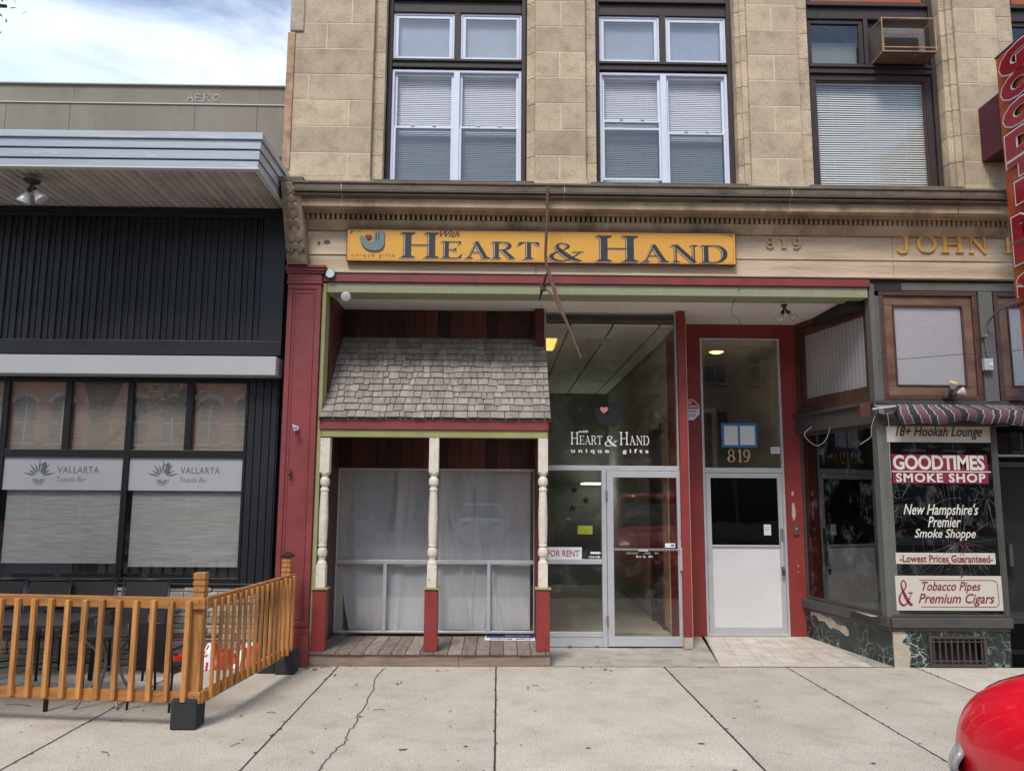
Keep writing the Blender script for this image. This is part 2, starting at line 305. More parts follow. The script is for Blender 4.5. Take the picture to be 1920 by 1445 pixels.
# ------------------------------------------------------------------ mesh helpers
class MB:
    def __init__(s): s.v = []; s.f = []; s.t = []; s.mi = []; s.cm = 0
    def face(s, idx, t=.5): s.f.append(tuple(idx)); s.t.append(t); s.mi.append(s.cm)
    def add(s, vs, fs, t=.5):
        o = len(s.v); s.v += [tuple(v) for v in vs]
        for f in fs: s.face([i+o for i in f], t)
        return s
    def box(s, x0, x1, y0, y1, z0, z1, t=.5, mtx=None):
        if x0 > x1: x0, x1 = x1, x0
        if y0 > y1: y0, y1 = y1, y0
        if z0 > z1: z0, z1 = z1, z0
        vs = [Vector(c) for c in ((x0,y0,z0),(x1,y0,z0),(x1,y1,z0),(x0,y1,z0),(x0,y0,z1),(x1,y0,z1),(x1,y1,z1),(x0,y1,z1))]
        if mtx is not None: vs = [mtx @ v for v in vs]
        fs = [(0,3,2,1),(4,5,6,7),(0,1,5,4),(1,2,6,5),(2,3,7,6),(3,0,4,7)]
        if mtx is not None and mtx.determinant() < 0: fs = [f[::-1] for f in fs]
        return s.add(vs, fs, t)
    def prism(s, pts, o, r, u, dep, t=.5):
        """polygon pts (a,b) in the plane o + a*r + b*u, thickened backwards by dep along -(r x u)"""
        nrm = r.cross(u).normalized(); n = len(pts)
        ar = sum(pts[i][0]*pts[(i+1) % n][1]-pts[(i+1) % n][0]*pts[i][1] for i in range(n))
        if ar < 0: pts = pts[::-1]
        fr = [o+r*a+u*b for a, b in pts]
        if dep == 0: return s.add(fr, [tuple(range(n))], t)
        bk = [p-nrm*dep for p in fr]
        return s.add(fr+bk, [tuple(range(n)), tuple(range(2*n-1, n-1, -1))]+[(i, i+n, (i+1) % n+n, (i+1) % n) for i in range(n)], t)
    def tube(s, pts, rad, seg=8, t=.5, cap=True):
        pts = [Vector(p) for p in pts]; n = len(pts)
        rads = rad if isinstance(rad, (list, tuple)) else [rad]*n
        o = len(s.v); pn = None
        for i, p in enumerate(pts):
            d = (pts[min(i+1, n-1)]-pts[max(i-1, 0)]).normalized()
            if pn is None: a = d.orthogonal().normalized()
            else:
                a = pn-d*pn.dot(d); a = a.normalized() if a.length > 1e-6 else d.orthogonal().normalized()
            pn = a; b = d.cross(a)
            for k in range(seg):
                an = 2*math.pi*k/seg; s.v.append(tuple(p+(a*math.cos(an)+b*math.sin(an))*rads[i]))
        for i in range(n-1):
            for k in range(seg):
                k2 = (k+1) % seg; s.face((o+i*seg+k, o+i*seg+k2, o+(i+1)*seg+k2, o+(i+1)*seg+k), t)
        if cap:
            s.face([o+k for k in range(seg)][::-1], t); s.face([o+(n-1)*seg+k for k in range(seg)], t)
        return s
    def lathe(s, prof, c, axis=(0, 0, 1), seg=20, t=.5, sq=None):
        """profile (radius, height) turned round axis through c"""
        ax = Vector(axis).normalized(); a = ax.orthogonal().normalized(); b = ax.cross(a); o = len(s.v); c = Vector(c)
        for r, h in prof:
            for k in range(seg):
                an = 2*math.pi*k/seg; s.v.append(tuple(c+ax*h+(a*math.cos(an)+b*math.sin(an))*r))
        for i in range(len(prof)-1):
            for k in range(seg):
                k2 = (k+1) % seg; s.face((o+i*seg+k, o+i*seg+k2, o+(i+1)*seg+k2, o+(i+1)*seg+k), t)
        s.face([o+k for k in range(seg)][::-1], t); s.face([o+(len(prof)-1)*seg+k for k in range(seg)], t)
        return s
    def build(s, name, m, parent=None, bevel=0, smooth=False, loc=None, subsurf=0):
        me = bpy.data.meshes.new(name); me.from_pydata(s.v, [], s.f)
        mats = m if isinstance(m, (list, tuple)) else [m]
        for q in mats: me.materials.append(M[q] if isinstance(q, str) else q)
        if len(mats) > 1: me.polygons.foreach_set('material_index', s.mi)
        at = me.attributes.new('tint', 'FLOAT', 'FACE'); at.data.foreach_set('value', s.t)
        if smooth: me.polygons.foreach_set('use_smooth', [True]*len(me.polygons))
        me.update(); o = bpy.data.objects.new(name, me); C.objects.link(o)
        if parent: o.parent = parent; o.matrix_parent_inverse = Matrix.Translation(-parent.location) if parent.location.length else Matrix.Identity(4)
        if bevel:
            b = o.modifiers.new('b', 'BEVEL'); b.width = bevel; b.segments = 2; b.limit_method = 'ANGLE'; b.angle_limit = R(40)
        if subsurf:
            b = o.modifiers.new('s', 'SUBSURF'); b.levels = b.render_levels = subsurf
        return o
def box(name, m, parent, x0, x1, y0, y1, z0, z1, bevel=.003, **k):
    return MB().box(x0, x1, y0, y1, z0, z1).build(name, m, parent, bevel, **k)
def tag(o, label=None, cat=None, group=None, kind=None):
    if label: o['label'] = label
    if cat: o['category'] = cat
    if group: o['group'] = group
    if kind: o['kind'] = kind
    return o
def thing(name, label, cat, loc=(0, 0, 0), group=None):
    o = bpy.data.objects.new(name, None); C.objects.link(o); o.location = loc; o.empty_display_size = .2
    return tag(o, label, cat, group)
def dup(root, loc=None, rotz=None, label=None, scale=None):
    r = root.copy(); C.objects.link(r)
    if loc is not None: r.location = loc
    if rotz is not None: r.rotation_euler = (0, 0, rotz)
    if scale: r.scale = (scale,)*3
    if label: r['label'] = label
    for ch in list(root.children):
        c = ch.copy(); C.objects.link(c); c.parent = r
        for g in ch.children:
            d = g.copy(); C.objects.link(d); d.parent = c
    return r
XR, ZU = Vector((1, 0, 0)), Vector((0, 0, 1))
def text(body, o, wdt, hgt, r=XR, u=ZU, dep=.002, shear=0, bold=0, spacing=1, mb=None, t=.5, fitw=True):
    """lettering from the built-in face, fitted into a wdt x hgt box whose lower left corner is o"""
    cu = bpy.data.curves.new('t', 'FONT'); cu.body = body; cu.shear = shear; cu.offset = bold; cu.space_character = spacing; cu.resolution_u = 3
    ob = bpy.data.objects.new('t', cu); C.objects.link(ob)
    dg = bpy.context.evaluated_depsgraph_get(); me = ob.evaluated_get(dg).to_mesh()
    vs = [(v.co.x, v.co.y) for v in me.vertices]; fs = [tuple(p.vertices) for p in me.polygons]
    ob.evaluated_get(dg).to_mesh_clear(); C.objects.unlink(ob); bpy.data.objects.remove(ob); bpy.data.curves.remove(cu)
    x0 = min(v[0] for v in vs); x1 = max(v[0] for v in vs); y0 = min(v[1] for v in vs); y1 = max(v[1] for v in vs)
    sx = wdt/(x1-x0); sy = hgt/(y1-y0)
    mb = mb or MB(); nrm = r.cross(u).normalized()
    mb.add([o+r*((a-x0)*sx)+u*((b-y0)*sy)+nrm*dep for a, b in vs], fs, t)
    return mb

# ---- hand-made serif capitals, unit height
def cat(pts, k=6):
    out = []
    for i in range(len(pts)-1):
        p0 = pts[max(i-1, 0)]; p1 = pts[i]; p2 = pts[i+1]; p3 = pts[min(i+2, len(pts)-1)]
        for j in range(k):
            u = j/k
            out.append(tuple(.5*((2*p1[q])+(-p0[q]+p2[q])*u+(2*p0[q]-5*p1[q]+4*p2[q]-p3[q])*u*u+(-p0[q]+3*p1[q]-3*p2[q]+p3[q])*u**3) for q in range(len(p1))))
    out.append(tuple(pts[-1])); return out
def stroke(pts, smooth=True):
    """pts (x,y,w) -> polygon strip quads"""
    if smooth: pts = cat(pts)
    Ls, Rs = [], []
    for i, (x, y, w_) in enumerate(pts):
        a = pts[max(i-1, 0)]; b = pts[min(i+1, len(pts)-1)]; dx, dy = b[0]-a[0], b[1]-a[1]; q = math.hypot(dx, dy) or 1
        Ls.append((x-dy/q*w_/2, y+dx/q*w_/2)); Rs.append((x+dy/q*w_/2, y-dx/q*w_/2))
    return [[Rs[i], Rs[i+1], Ls[i+1], Ls[i]] for i in range(len(pts)-1)]
def ring(cx, cy, rx, ry, thick, thin, a0=0, a1=360, n=28):
    out = []; st = []
    for i in range(n+1):
        a = R(a0+(a1-a0)*i/n); st.append(((cx+rx*math.cos(a), cy+ry*math.sin(a)), (cx+(rx-thick)*math.cos(a), cy+(ry-thin)*math.sin(a))))
    for i in range(n): out.append([st[i][0], st[i+1][0], st[i+1][1], st[i][1]])
    return out
def rect(x0, y0, x1, y1): return [[(x0, y0), (x1, y0), (x1, y1), (x0, y1)]]
def serif(xa, xb, y, up, h=.045, e=.1):
    s = 1 if up else -1      # foot serif bar with brackets
    return [[(xa-e, y), (xb+e, y), (xb+e, y+s*h), (xb, y+s*(h+.06)), (xa, y+s*(h+.06)), (xa-e, y+s*h)][::s]]
def glyph(ch, T=.18, h=.05):
    st = lambda x: rect(x, h, x+T, 1-h)+serif(x, x+T, 0, True)+serif(x, x+T, 1, False)
    if ch == 'H': return st(.1)+st(.72)+rect(.1+T, .48, .72, .48+h), 1.0
    if ch == 'I': return st(.1), .38
    if ch == 'E': return st(.1)+rect(.1+T, 1-h, .74, 1)+rect(.1+T, 0, .74, h)+[[(.74, 1), (.62, 1-h), (.72, .74)], [(.79, .3), (.74, 0), (.62, h)]]+rect(.1+T, .49, .52, .49+h)+[[(.56, .66), (.47, .54), (.47, .49), (.56, .36)]], .84
    if ch == 'T': return rect(.42-T/2, h, .42+T/2, 1-h)+serif(.42-T/2, .42+T/2, 0, True)+rect(.03, 1-h, .81, 1)+[[(.03, 1-h), (.22, 1-h), (0, .72)], [(.62, 1-h), (.81, 1-h), (.84, .72)]], .84
    if ch == 'A': return stroke([(.16, h, .05), (.46, 1, .05)], 0)+stroke([(.42, 1.0, T), (.8, h, T)], 0)+rect(.27, .34, .62, .34+h)+serif(.12, .2, 0, True)+serif(.72, .9, 0, True, e=.08), .98
    if ch == 'N': return stroke([(.18, h, .055), (.18, 1-h, .055)], 0)+stroke([(.16, 1, T), (.84, 0, T)], 0)+stroke([(.82, h, .055), (.82, 1-h, .055)], 0)+serif(.15, .21, 0, True)+serif(.79, .85, 1, False)+serif(.08, .16, 1, False, e=.06), 1.0
    if ch == 'R': return st(.1)+rect(.1+T, 1-h, .42, 1)+stroke([(.4, 1-h/2, h), (.6, .93, .1), (.68, .76, T), (.58, .58, .1), (.38, .52, h)])+rect(.1+T, .5, .4, .5+h)+stroke([(.42, .53, T*.9), (.78, h, T)], 0)+serif(.7, .84, 0, True, e=.06), .95
    if ch == 'P': return st(.1)+rect(.1+T, 1-h, .42, 1)+stroke([(.4, 1-h/2, h), (.6, .93, .1), (.68, .76, T), (.58, .58, .1), (.38, .52, h)])+rect(.1+T, .5, .4, .5+h), .8
    if ch == 'B': return st(.1)+rect(.1+T, 1-h, .42, 1)+rect(.1+T, 0, .42, h)+stroke([(.4, 1-h/2, h), (.58, .93, .1), (.64, .77, T), (.56, .6, .1), (.38, .54, h)])+stroke([(.4, .51, h), (.62, .44, .1), (.7, .27, T), (.6, .08, .1), (.38, h/2, h)])+rect(.1+T, .5, .42, .5+h), .82
    if ch == 'D': return st(.1)+rect(.1+T, 1-h, .42, 1)+rect(.1+T, 0, .42, h)+stroke([(.4, 1-h/2, h), (.66, .92, .1), (.82, .7, T*.95), (.85, .5, T), (.82, .3, T*.95), (.66, .08, .1), (.4, h/2, h)]), 1.0
    if ch == 'J': return rect(.36, .2, .36+T, 1-h)+serif(.36, .36+T, 1, False)+stroke([(.36+T/2, .22, T), (.38, .02, .13), (.2, -.04, .09), (.06, .06, .09), (.07, .15, .13)]), .7
    if ch == 'O': return ring(.46, .5, .44, .51, T, .06), .96
    if ch == '8': return ring(.32, .74, .24, .26, .1, .06)+ring(.32, .26, .3, .27, .12, .06), .68
    if ch == '1': return rect(.24, h, .24+.14, 1)+serif(.24, .38, 0, True)+[[(.24, 1), (.24, .86), (.08, .8), (.08, .84)]], .52
    if ch == '9': return ring(.32, .66, .28, .33, .12, .06)+stroke([(.56, .7, .1), (.5, .3, .12), (.3, .05, .1), (.1, .1, .09)]), .66
    if ch == '&': return stroke([(.98, .5, .03), (.86, .34, .05), (.66, .12, .06), (.4, -.01, .07), (.14, .07, .12), (.06, .26, .13), (.2, .46, .07), (.46, .62, .05), (.6, .8, .1), (.52, .96, .06), (.38, .99, .05), (.26, .88, .09), (.28, .7, .13), (.46, .42, .19), (.7, .15, .19), (.92, .02, .12), (1.02, .03, .04)])+rect(.74, .47, 1.08, .52), 1.12
    return [], .35
def serif_text(body, o, hgt, wdt=None, r=XR, u=ZU, dep=.004, T=.18, small=.72, gap=.06, mb=None, dx=0, dy=0, sx=None, t=.5, fat=0, off=.0002):
    """body: capitals; lower case letters are set as small capitals"""
    adv = 0; items = []
    for ch in body:
        sc = small if ch.islower() else 1
        g, wd = glyph(ch.upper(), T); items.append((g, adv, sc)); adv += (wd+gap)*sc if ch != ' ' else .35
    sxx = (wdt/adv if wdt else hgt)
    mb = mb or MB(); nrm = r.cross(u).normalized(); k = 0
    for g, a, sc in items:
        for poly in g:
            if not poly: continue
            mb.prism([((a+x*sc)*sxx+dx, y*sc*hgt+dy) for x, y in poly], o+nrm*(dep+off*(k % 6)), r, u, 0, t); k += 1
    return mb

exec_order = []
# ================================================================== SETTING
def ground_sheet(name, m, x0, x1, y0, y1, z, kind='structure'):
    return tag(MB().add([(x0,y0,z),(x1,y0,z),(x1,y1,z),(x0,y1,z)], [(0,1,2,3)]).build(name, m), kind=kind)
ground_sheet('ground', 'earth', -400, 400, -400, 400, -.18)
KY = -3.75
ground_sheet('road', 'asphalt', -120, 120, -24, KY-.15, -.13)
swm = MB(); jx = [X(p_, 1249, 0) for p_ in (357, 635, 930, 1245, 1475, 1717)]
jx = [jx[0]-1.55*k for k in range(20, 0, -1)]+jx+[jx[-1]+1.5*k for k in range(1, 20)]
rsl = random.Random(12)
for a_, b_ in zip(jx, jx[1:]): swm.box(a_, b_, KY, .0, -.17, 0, rsl.random())
sw = swm.build('sidewalk', 'sidewalk'); tag(sw, kind='structure')
kb = MB().box(-40, 40, KY-.15, KY-.003, -.17, .002).build('kerb', 'kerb', None, .02); tag(kb, kind='structure')
tag(MB().box(-60, 60, -30, -24, -.17, 0).build('far_pavement', 'kerb'), kind='structure')
# joints and cracks of the pavement
jm = MB()
def strip(mb, pts, wd, z=.003):
    for i in range(len(pts)-1):
        a, b = Vector(pts[i]), Vector(pts[i+1]); d = (b-a).normalized(); n_ = Vector((-d.y, d.x, 0))*wd/2
        mb.add([(a-n_)[:2]+(z,), (b-n_)[:2]+(z,), (b+n_)[:2]+(z,), (a+n_)[:2]+(z,)], [(0, 1, 2, 3)])
for px, wd in ((357, .012), (635, .012), (930, .014), (1245, .016), (1475, .011), (1717, .011)):
    x = X(px, 1249, 0); y = KY; pts = []
    for k in range(25): pts.append((x+random.uniform(-.002, .002), -.002+(y+.002)*k/24, 0))
    strip(jm, pts, wd)
x = X(357, 1249, 0)
for k in range(1, 5): strip(jm, [(x-1.55*k, -.002, 0), (x-1.55*k, KY, 0)], .012)
x = X(1717, 1249, 0)
for k in range(1, 6): strip(jm, [(x+1.5*k, -.002, 0), (x+1.5*k, KY, 0)], .012)
jo = jm.build('joint', 'joint', sw)
cm_ = MB(); cp = [G(*p) for p in ((722,1252),(705,1268),(700,1290),(694,1305),(672,1340),(665,1360),(652,1372),(648,1390),(622,1412),(608,1432),(594,1450),(585,1475),(560,1500),(545,1560))]
pts = []
for i in range(len(cp)-1):
    for k in range(5):
        q = cp[i].lerp(cp[i+1], k/5); pts.append((q.x+random.uniform(-.012, .012), q.y+random.uniform(-.01, .01), 0))
strip(cm_, pts, .009, .004)
for seq in (((1045,1226),(1075,1236),(1092,1245),(1095,1249)), ((1092,1245),(1130,1240),(1160,1236)), ((1165,1222),(1185,1235),(1190,1246)), ((1310,1247),(1340,1238),(1375,1240))):
    pts = []
    for i in range(len(seq)-1):
        a, b = G(*seq[i], .03), G(*seq[i+1], .03)
        for k in range(4): q = a.lerp(b, k/4); pts.append((q.x+random.uniform(-.008, .008), q.y+random.uniform(-.008, .008), 0))
    strip(cm_, pts, .007, .004)
cm_.build('crack', 'crackm', sw)

# ================================================================== STONE BUILDING
sb = thing('stone_building', 'tall tan stone building with dark wood upper windows and a red shopfront', 'building', (1.5, .5, 0))
YJ = .07          # stepped jamb plane
YW = .24          # window plane
zs = Z(1050, 341, 0)                      # top of the cornice = foot of the piers
course = [Z(1050, y, 0) for y in (292, 243, 193, 146, 97, 50)]
ch_ = (course[-1]-course[0])/5
levels = [zs+.03, course[0]]+[course[0]+ch_*k for k in range(1, 14)]
piers = [(X(536, 335, 0), X(693, 335, 0), 'L'), (X(1003, 341, 0), X(1099, 341, 0), 'M'), (X(1411, 345, 0), X(1508, 345, 0), 'M'), (X(1812, 348, 0), X(1893, 348, 0), 'R'), (X(2190, 350, 0), X(2300, 350, 0), 'M')]
TOPZ = levels[-1]
mort = MB()
for pi, (a, b, kd) in enumerate(piers):
    wall = MB()
    mort.box(a+.004, b-.004, .0035, .7, zs-.02, TOPZ)
    for k in range(len(levels)-1):
        z0, z1 = levels[k]+.0055, levels[k+1]-.0055
        g = .006
        if kd == 'L':
            cuts = [a, a+(b-a)*(.22+.1*(k % 3)), b] if k % 2 else [a, a+(b-a)*(.72-.2*(k % 3 == 1)), b]
            if k % 3 == 1: cuts = [a, b]
        else: cuts = [a, (a+b)/2+random.uniform(-.01, .01), b] if k % 2 == 0 else [a, b]
        for q in range(len(cuts)-1):
            wall.box(cuts[q]+(g if q else 0), cuts[q+1]-(g if q < len(cuts)-2 else 0), random.uniform(-.001, .002), .3, z0, z1, (.5 if len(cuts) == 3 else .22)+random.uniform(-.25, .3))
    wall.box(a-.012, b+.012, -.012, .3, zs-.03, zs+.03, .75)     # plinth course
    wall.build('pier', 'stone', sb, .004)
mort.build('mortar_bed', 'mortar', sb)
# stepped jamb stones beside each window
bays = []
spans = [(piers[0][1], piers[1][0], 722, 985), (piers[1][1], piers[2][0], 1117, 1377), (piers[2][1], piers[3][0], 1517, 1766), (piers[3][1], piers[4][0], 1905, 2160)]
for i, (a, b, pl, pr) in enumerate(spans):
    wl = X(pl, 340, YW); wr = X(pr, 348, YW)
    wl = max(wl, a+.03); wr = min(wr, b-.05); bays.append((wl, wr))
    jl, jr = MB(), MB()
    for k in range(len(levels)-1):
        z0, z1 = levels[k]+.003-(k == 0)*.05, levels[k+1]-.003
        off = -.06 if i % 2 else 0
        jl.box(a, wl-.01, YJ, .5, z0+off, z1+off, .3+random.random()*.6); jr.box(wr+.01, b, YJ, .5, z0+off, z1+off, .3+random.random()*.6)
        m_ = (wr+b)/2
        jr.box(m_, b-.001, YJ-.035, YJ, z0+off, z1+off, .3+random.random()*.6)
    jl.box(a, wl-.012, YJ+.004, .49, levels[0], levels[-1]); jl.build('jamb', 'stone', sb, .003); jr.build('jamb', 'stone', sb, .003)

# wall above, spandrel panels and windows
def blind_mesh(x0, x1, y, z0, z1, pitch_=.026, tiltv=.55, sag=0):
    b = MB(); n = int((z1-z0)/pitch_)
    for k in range(n):
        z = z1-.02-k*pitch_
        c = math.cos(tiltv)*.014; s_ = math.sin(tiltv)*.0135; j = random.uniform(-.0015, .0015)+sag*math.sin(k*.21)*.003
        b.add([(x0, y-c, z-s_+j), (x1, y-c, z-s_-j), (x1, y+c, z+s_-j), (x0, y+c, z+s_+j)], [(0, 1, 2, 3)], .5)
    b.box(x0, x1, y-.015, y+.015, z1-.02, z1+.01)
    for q in (.18, .5, .82):
        xx = x0+(x1-x0)*q; b.box(xx-.001, xx+.001, y-.0165, y-.0155, z0, z1)
    return b
def frame(mb, x0, x1, y0, y1, z0, z1, w_, wb=None, t=.5):
    wb = wb or w_
    mb.box(x0, x1, y0, y1, z0, z0+wb, t); mb.box(x0, x1, y0, y1, z1-w_, z1, t)
    mb.box(x0, x0+w_, y0, y1, z0+wb, z1-w_, t); mb.box(x1-w_, x1, y0, y1, z0+wb, z1-w_, t)
zrail = [Z(850, 130, YW), Z(850, 117, YW)]
ztop = [Z(850, 27, YW), Z(850, 10, YW)]
for i, (wl, wr) in enumerate(bays):
    z0 = zs-.01
    wf = MB()
    cw = .05
    for q in (wl, wr-cw): wf.box(q, q+cw, YW-.05, YW+.15, z0, TOPZ)
    wf.box(wl+cw, wr-cw, YW-.04, YW+.15, zrail[0], zrail[1]); wf.box(wl+cw, wr-cw, YW-.06, YW-.04, zrail[1]-.02, zrail[1]+.012)
    wf.box(wl+cw, wr-cw, YW-.03, YW+.15, ztop[0], ztop[1]+.03); wf.box(wl+cw, wr-cw, YW-.07, YW+.1, ztop[1]+.03, ztop[1]+.055)
    xm = (wl+wr)/2
    wo = wf.build('window_casing', 'darkwood', sb, .006)
    # orange spandrel above
    sp = MB(); zz = ztop[1]+.055
    frame(sp, wl+cw, wr-cw, YW-.045, YW+.1, zz, zz+1.2, .05); sp.build('spandrel_frame', 'brownwood', sb, .006)
    box('spandrel_panel', 'spandrel', sb, wl+cw+.05, wr-cw-.05, YW-.01, YW+.1, zz+.05, zz+1.15)
    box('upper_wall', 'stone', sb, wl-.01, wr+.01, YJ+.02, .7, zz+1.2, TOPZ)
    xl, xr = wl+cw+.002, wr-cw-.002
    if i in (0, 1):
        # top lights
        MB().box(xm-.035, xm+.035, YW-.035, YW+.1, zrail[1]+.001, ztop[0]-.001).build('transom_mullion', 'darkwood', wo, .004)
        for (a, b) in ((xl, xm-.037), (xm+.037, xr)):
            tw = MB(); frame(tw, a, b, YW-.01, YW+.05, zrail[1]+.003, ztop[0]-.004, .022); frame(tw, a+.024, b-.024, YW-.002, YW+.04, zrail[1]+.027, ztop[0]-.028, .036)
            f = tw.build('top_light', 'vinyl', sb, .003)
            box('pane', 'wglass_sky', f, a+.058, b-.058, YW+.012, YW+.017, zrail[1]+.06, ztop[0]-.062, 0)
            box('blind', 'blind_skytone', f, a+.058, b-.058, YW+.07, YW+.145, zrail[1]+.03, ztop[0]-.03, 0)
        # double hung pair
        zt = zrail[0]-.02; zb = z0+.012
        fr = MB(); frame(fr, xl, xr, YW-.015, YW+.06, zb, zt, .03); fr.box(xm-.035, xm+.035, YW-.02, YW+.06, zb+.03, zt-.03)
        f = fr.build('double_window', 'vinyl', sb, .003)
        for k, (a, b) in enumerate(((xl+.031, xm-.036), (xm+.036, xr-.031))):
            ymid = [240, 241, 229, 252][i*2+k]
            zm = Z([790, 920, 1175, 1300][i*2+k], ymid, YW)
            s1 = MB(); frame(s1, a, b, YW+.022, YW+.05, zm-.015, zt-.031, .03); s1.build('upper_sash', 'vinyl', f, .003)
            s2 = MB(); raise_ = .09 if (i == 1 and k == 0) else 0
            frame(s2, a, b, YW-.008, YW+.02, zb+.031+raise_, zm+.017, .026)
            if raise_: s2.box(a, b, YW-.006, YW+.018, zm-.1, zm-.075)
            s2.build('lower_sash', 'vinyl', f, .003)
            for qx in (.32, .68): MB().box(a+(b-a)*qx-.02, a+(b-a)*qx+.02, YW-.018, YW+.0, zm+.018, zm+.027).build('sash_lock', 'white', f, .002)
            box('pane', 'wglass', f, a+.03, b-.03, YW+.034, YW+.037, zm+.017, zt-.06, 0)
            box('pane', 'wglass_wavy', f, a+.026, b-.026, YW+.004, YW+.007, zb+.057+raise_, zm-.01, 0)
            blind_mesh(a+.02, b-.02, YW+.1, zb+.03, zt-.04, .0235, 1.12, sag=1).build('venetian_blind', 'blind', f)
            # insect screen darkens the lower sash
            sc = mat('screen_mesh_%d' % (i*2+k), (.1, .1, .1), .8)
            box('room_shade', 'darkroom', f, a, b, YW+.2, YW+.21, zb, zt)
    else:
        # old wooden sash with one big pane
        MB().box(xm-.05, xm+.0, YW-.035, YW+.1, zrail[1]+.001, ztop[0]-.001).build('transom_mullion', 'darkwood', wo, .004)
        tw = MB(); frame(tw, xl, xm-.052, YW-.01, YW+.05, zrail[1]+.003, ztop[0]-.004, .05); f = tw.build('top_light', 'darkwood', sb, .004)
        box('pane', 'wglass_wavy', f, xl+.05, xm-.1, YW+.012, YW+.017, zrail[1]+.05, ztop[0]-.05, 0)
        box('blind', 'blind2', f, xl+.03, xm-.06, YW+.16, YW+.165, zrail[1]+.03, ztop[0]-.2, 0)
        box('transom_board', 'darkwood', wo, xm+.002, xr, YW+.03, YW+.06, zrail[1]+.002, ztop[0]-.002)
        zt = zrail[0]-.003; zb = z0+.012
        fr = MB(); frame(fr, xl, xr, YW-.012, YW+.05, zb, zt, .075, .035); f = fr.build('picture_window', 'darkwood', sb, .005)
        fr = MB(); frame(fr, xl+.076, xr-.076, YW+.0, YW+.04, zb+.036, zt-.076, .012); fr.build('bead', 'brownwood', f, .002)
        box('pane', 'wglass', f, xl+.07, xr-.07, YW+.02, YW+.024, zb+.03, zt-.07, 0)
        blind_mesh(xl+.05, xr-.06, YW+.09, zb+.02, zt-.06, .0285, 1.05, sag=1).build('venetian_blind', 'blind2', f)
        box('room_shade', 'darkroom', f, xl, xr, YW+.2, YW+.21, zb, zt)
    box('sill', 'soot', sb, wl-.09, wr+.09, -.03, YW, zs-.04, zs-.004, .008)
# left corner: body of the wall and its side
box('side_wall', 'stone', sb, piers[0][0]+.01, piers[0][0]+.3, .31, 12, 0, TOPZ-.01)
box('corner_flashing', 'rustcream', sb, piers[0][0]-.05, piers[0][0]+.035, -.02, .35, zs+.1, Z(545, 62, 0), .006)
box('corner_plaster', 'plaster', sb, piers[0][0]-.03, piers[0][0]+.13, -.024, .3, Z(545, 60, 0), TOPZ, .015)
box('roof', 'darkroom', sb, piers[0][0]+.02, 7, .75, 12, TOPZ-.1, TOPZ)
box('back_wall', 'stone', sb, piers[0][0]+.31, 12, .71, .9, zs-.6, TOPZ-.11)

# cornice: moulded profile, extruded along X
xL = X(556, 360, -.2); xRr = 9.0
zc = lambda y, Y: Z(1100, y, Y)
prof0 = [(-.33, zc(350, -.33)), (-.33, zc(361, -.33)), (-.30, zc(366, -.30)), (-.27, zc(372, -.27)), (-.255, zc(377, -.255)+.001)]
prof = [(-.255, zc(377, -.255)), (-.255, zc(392, -.255)), (-.24, zc(393, -.24)), (-.14, zc(398, -.14)),
        (-.13, zc(404, -.13)), (-.115, zc(405, -.115))]
def extrude_profile(mb, prof, x0, x1, yback, t=.5):
    pts = prof+[(yback, prof[-1][1]), (yback, prof[0][1])]
    n = len(pts)
    mb.add([(x0, y, z) for y, z in pts]+[(x1, y, z) for y, z in pts], [(i, i+n, (i+1) % n+n, (i+1) % n) for i in range(n)]+[tuple(range(n)), tuple(range(2*n-1, n-1, -1))], t)
cor = MB()
cuts = [xL, X(640, 370, -.3), X(1058, 370, -.3), X(1483, 370, -.3), X(1800, 370, -.3), xRr]
for k in range(len(cuts)-1): extrude_profile(cor, prof, cuts[k]+.003, cuts[k+1]-.003, .2, .5)
co_ = cor.build('cornice', 'cornice_tan', sb, .004)
cor = MB()
for k in range(len(cuts)-1): extrude_profile(cor, prof0, cuts[k]+.003, cuts[k+1]-.003, .2, .5)
cor.build('crown_mould', 'cornice', co_, .004)
cap = MB().box(xL-.02, xRr, -.345, .1, prof0[0][1]+.001, prof0[0][1]+.03).build('cornice_top', 'cornice_dark', co_, .008)
grv = MB()
for yy in (364, 369): grv.box(xL-.004, xRr, -.335 if yy == 364 else -.315, -.1, zc(yy, -.31)-.006, zc(yy, -.31)+.004)
grv.build('fillet', 'cornice_dark', co_, .002)
jc = MB()
for xx in cuts[1:4]: jc.tube([(xx+.004*math.sin(k_*2.3), y_-.002, z_) for k_, (y_, z_) in enumerate(prof0+prof)], .0045, 5)
jc.build('cornice_joint', 'mortar', co_)
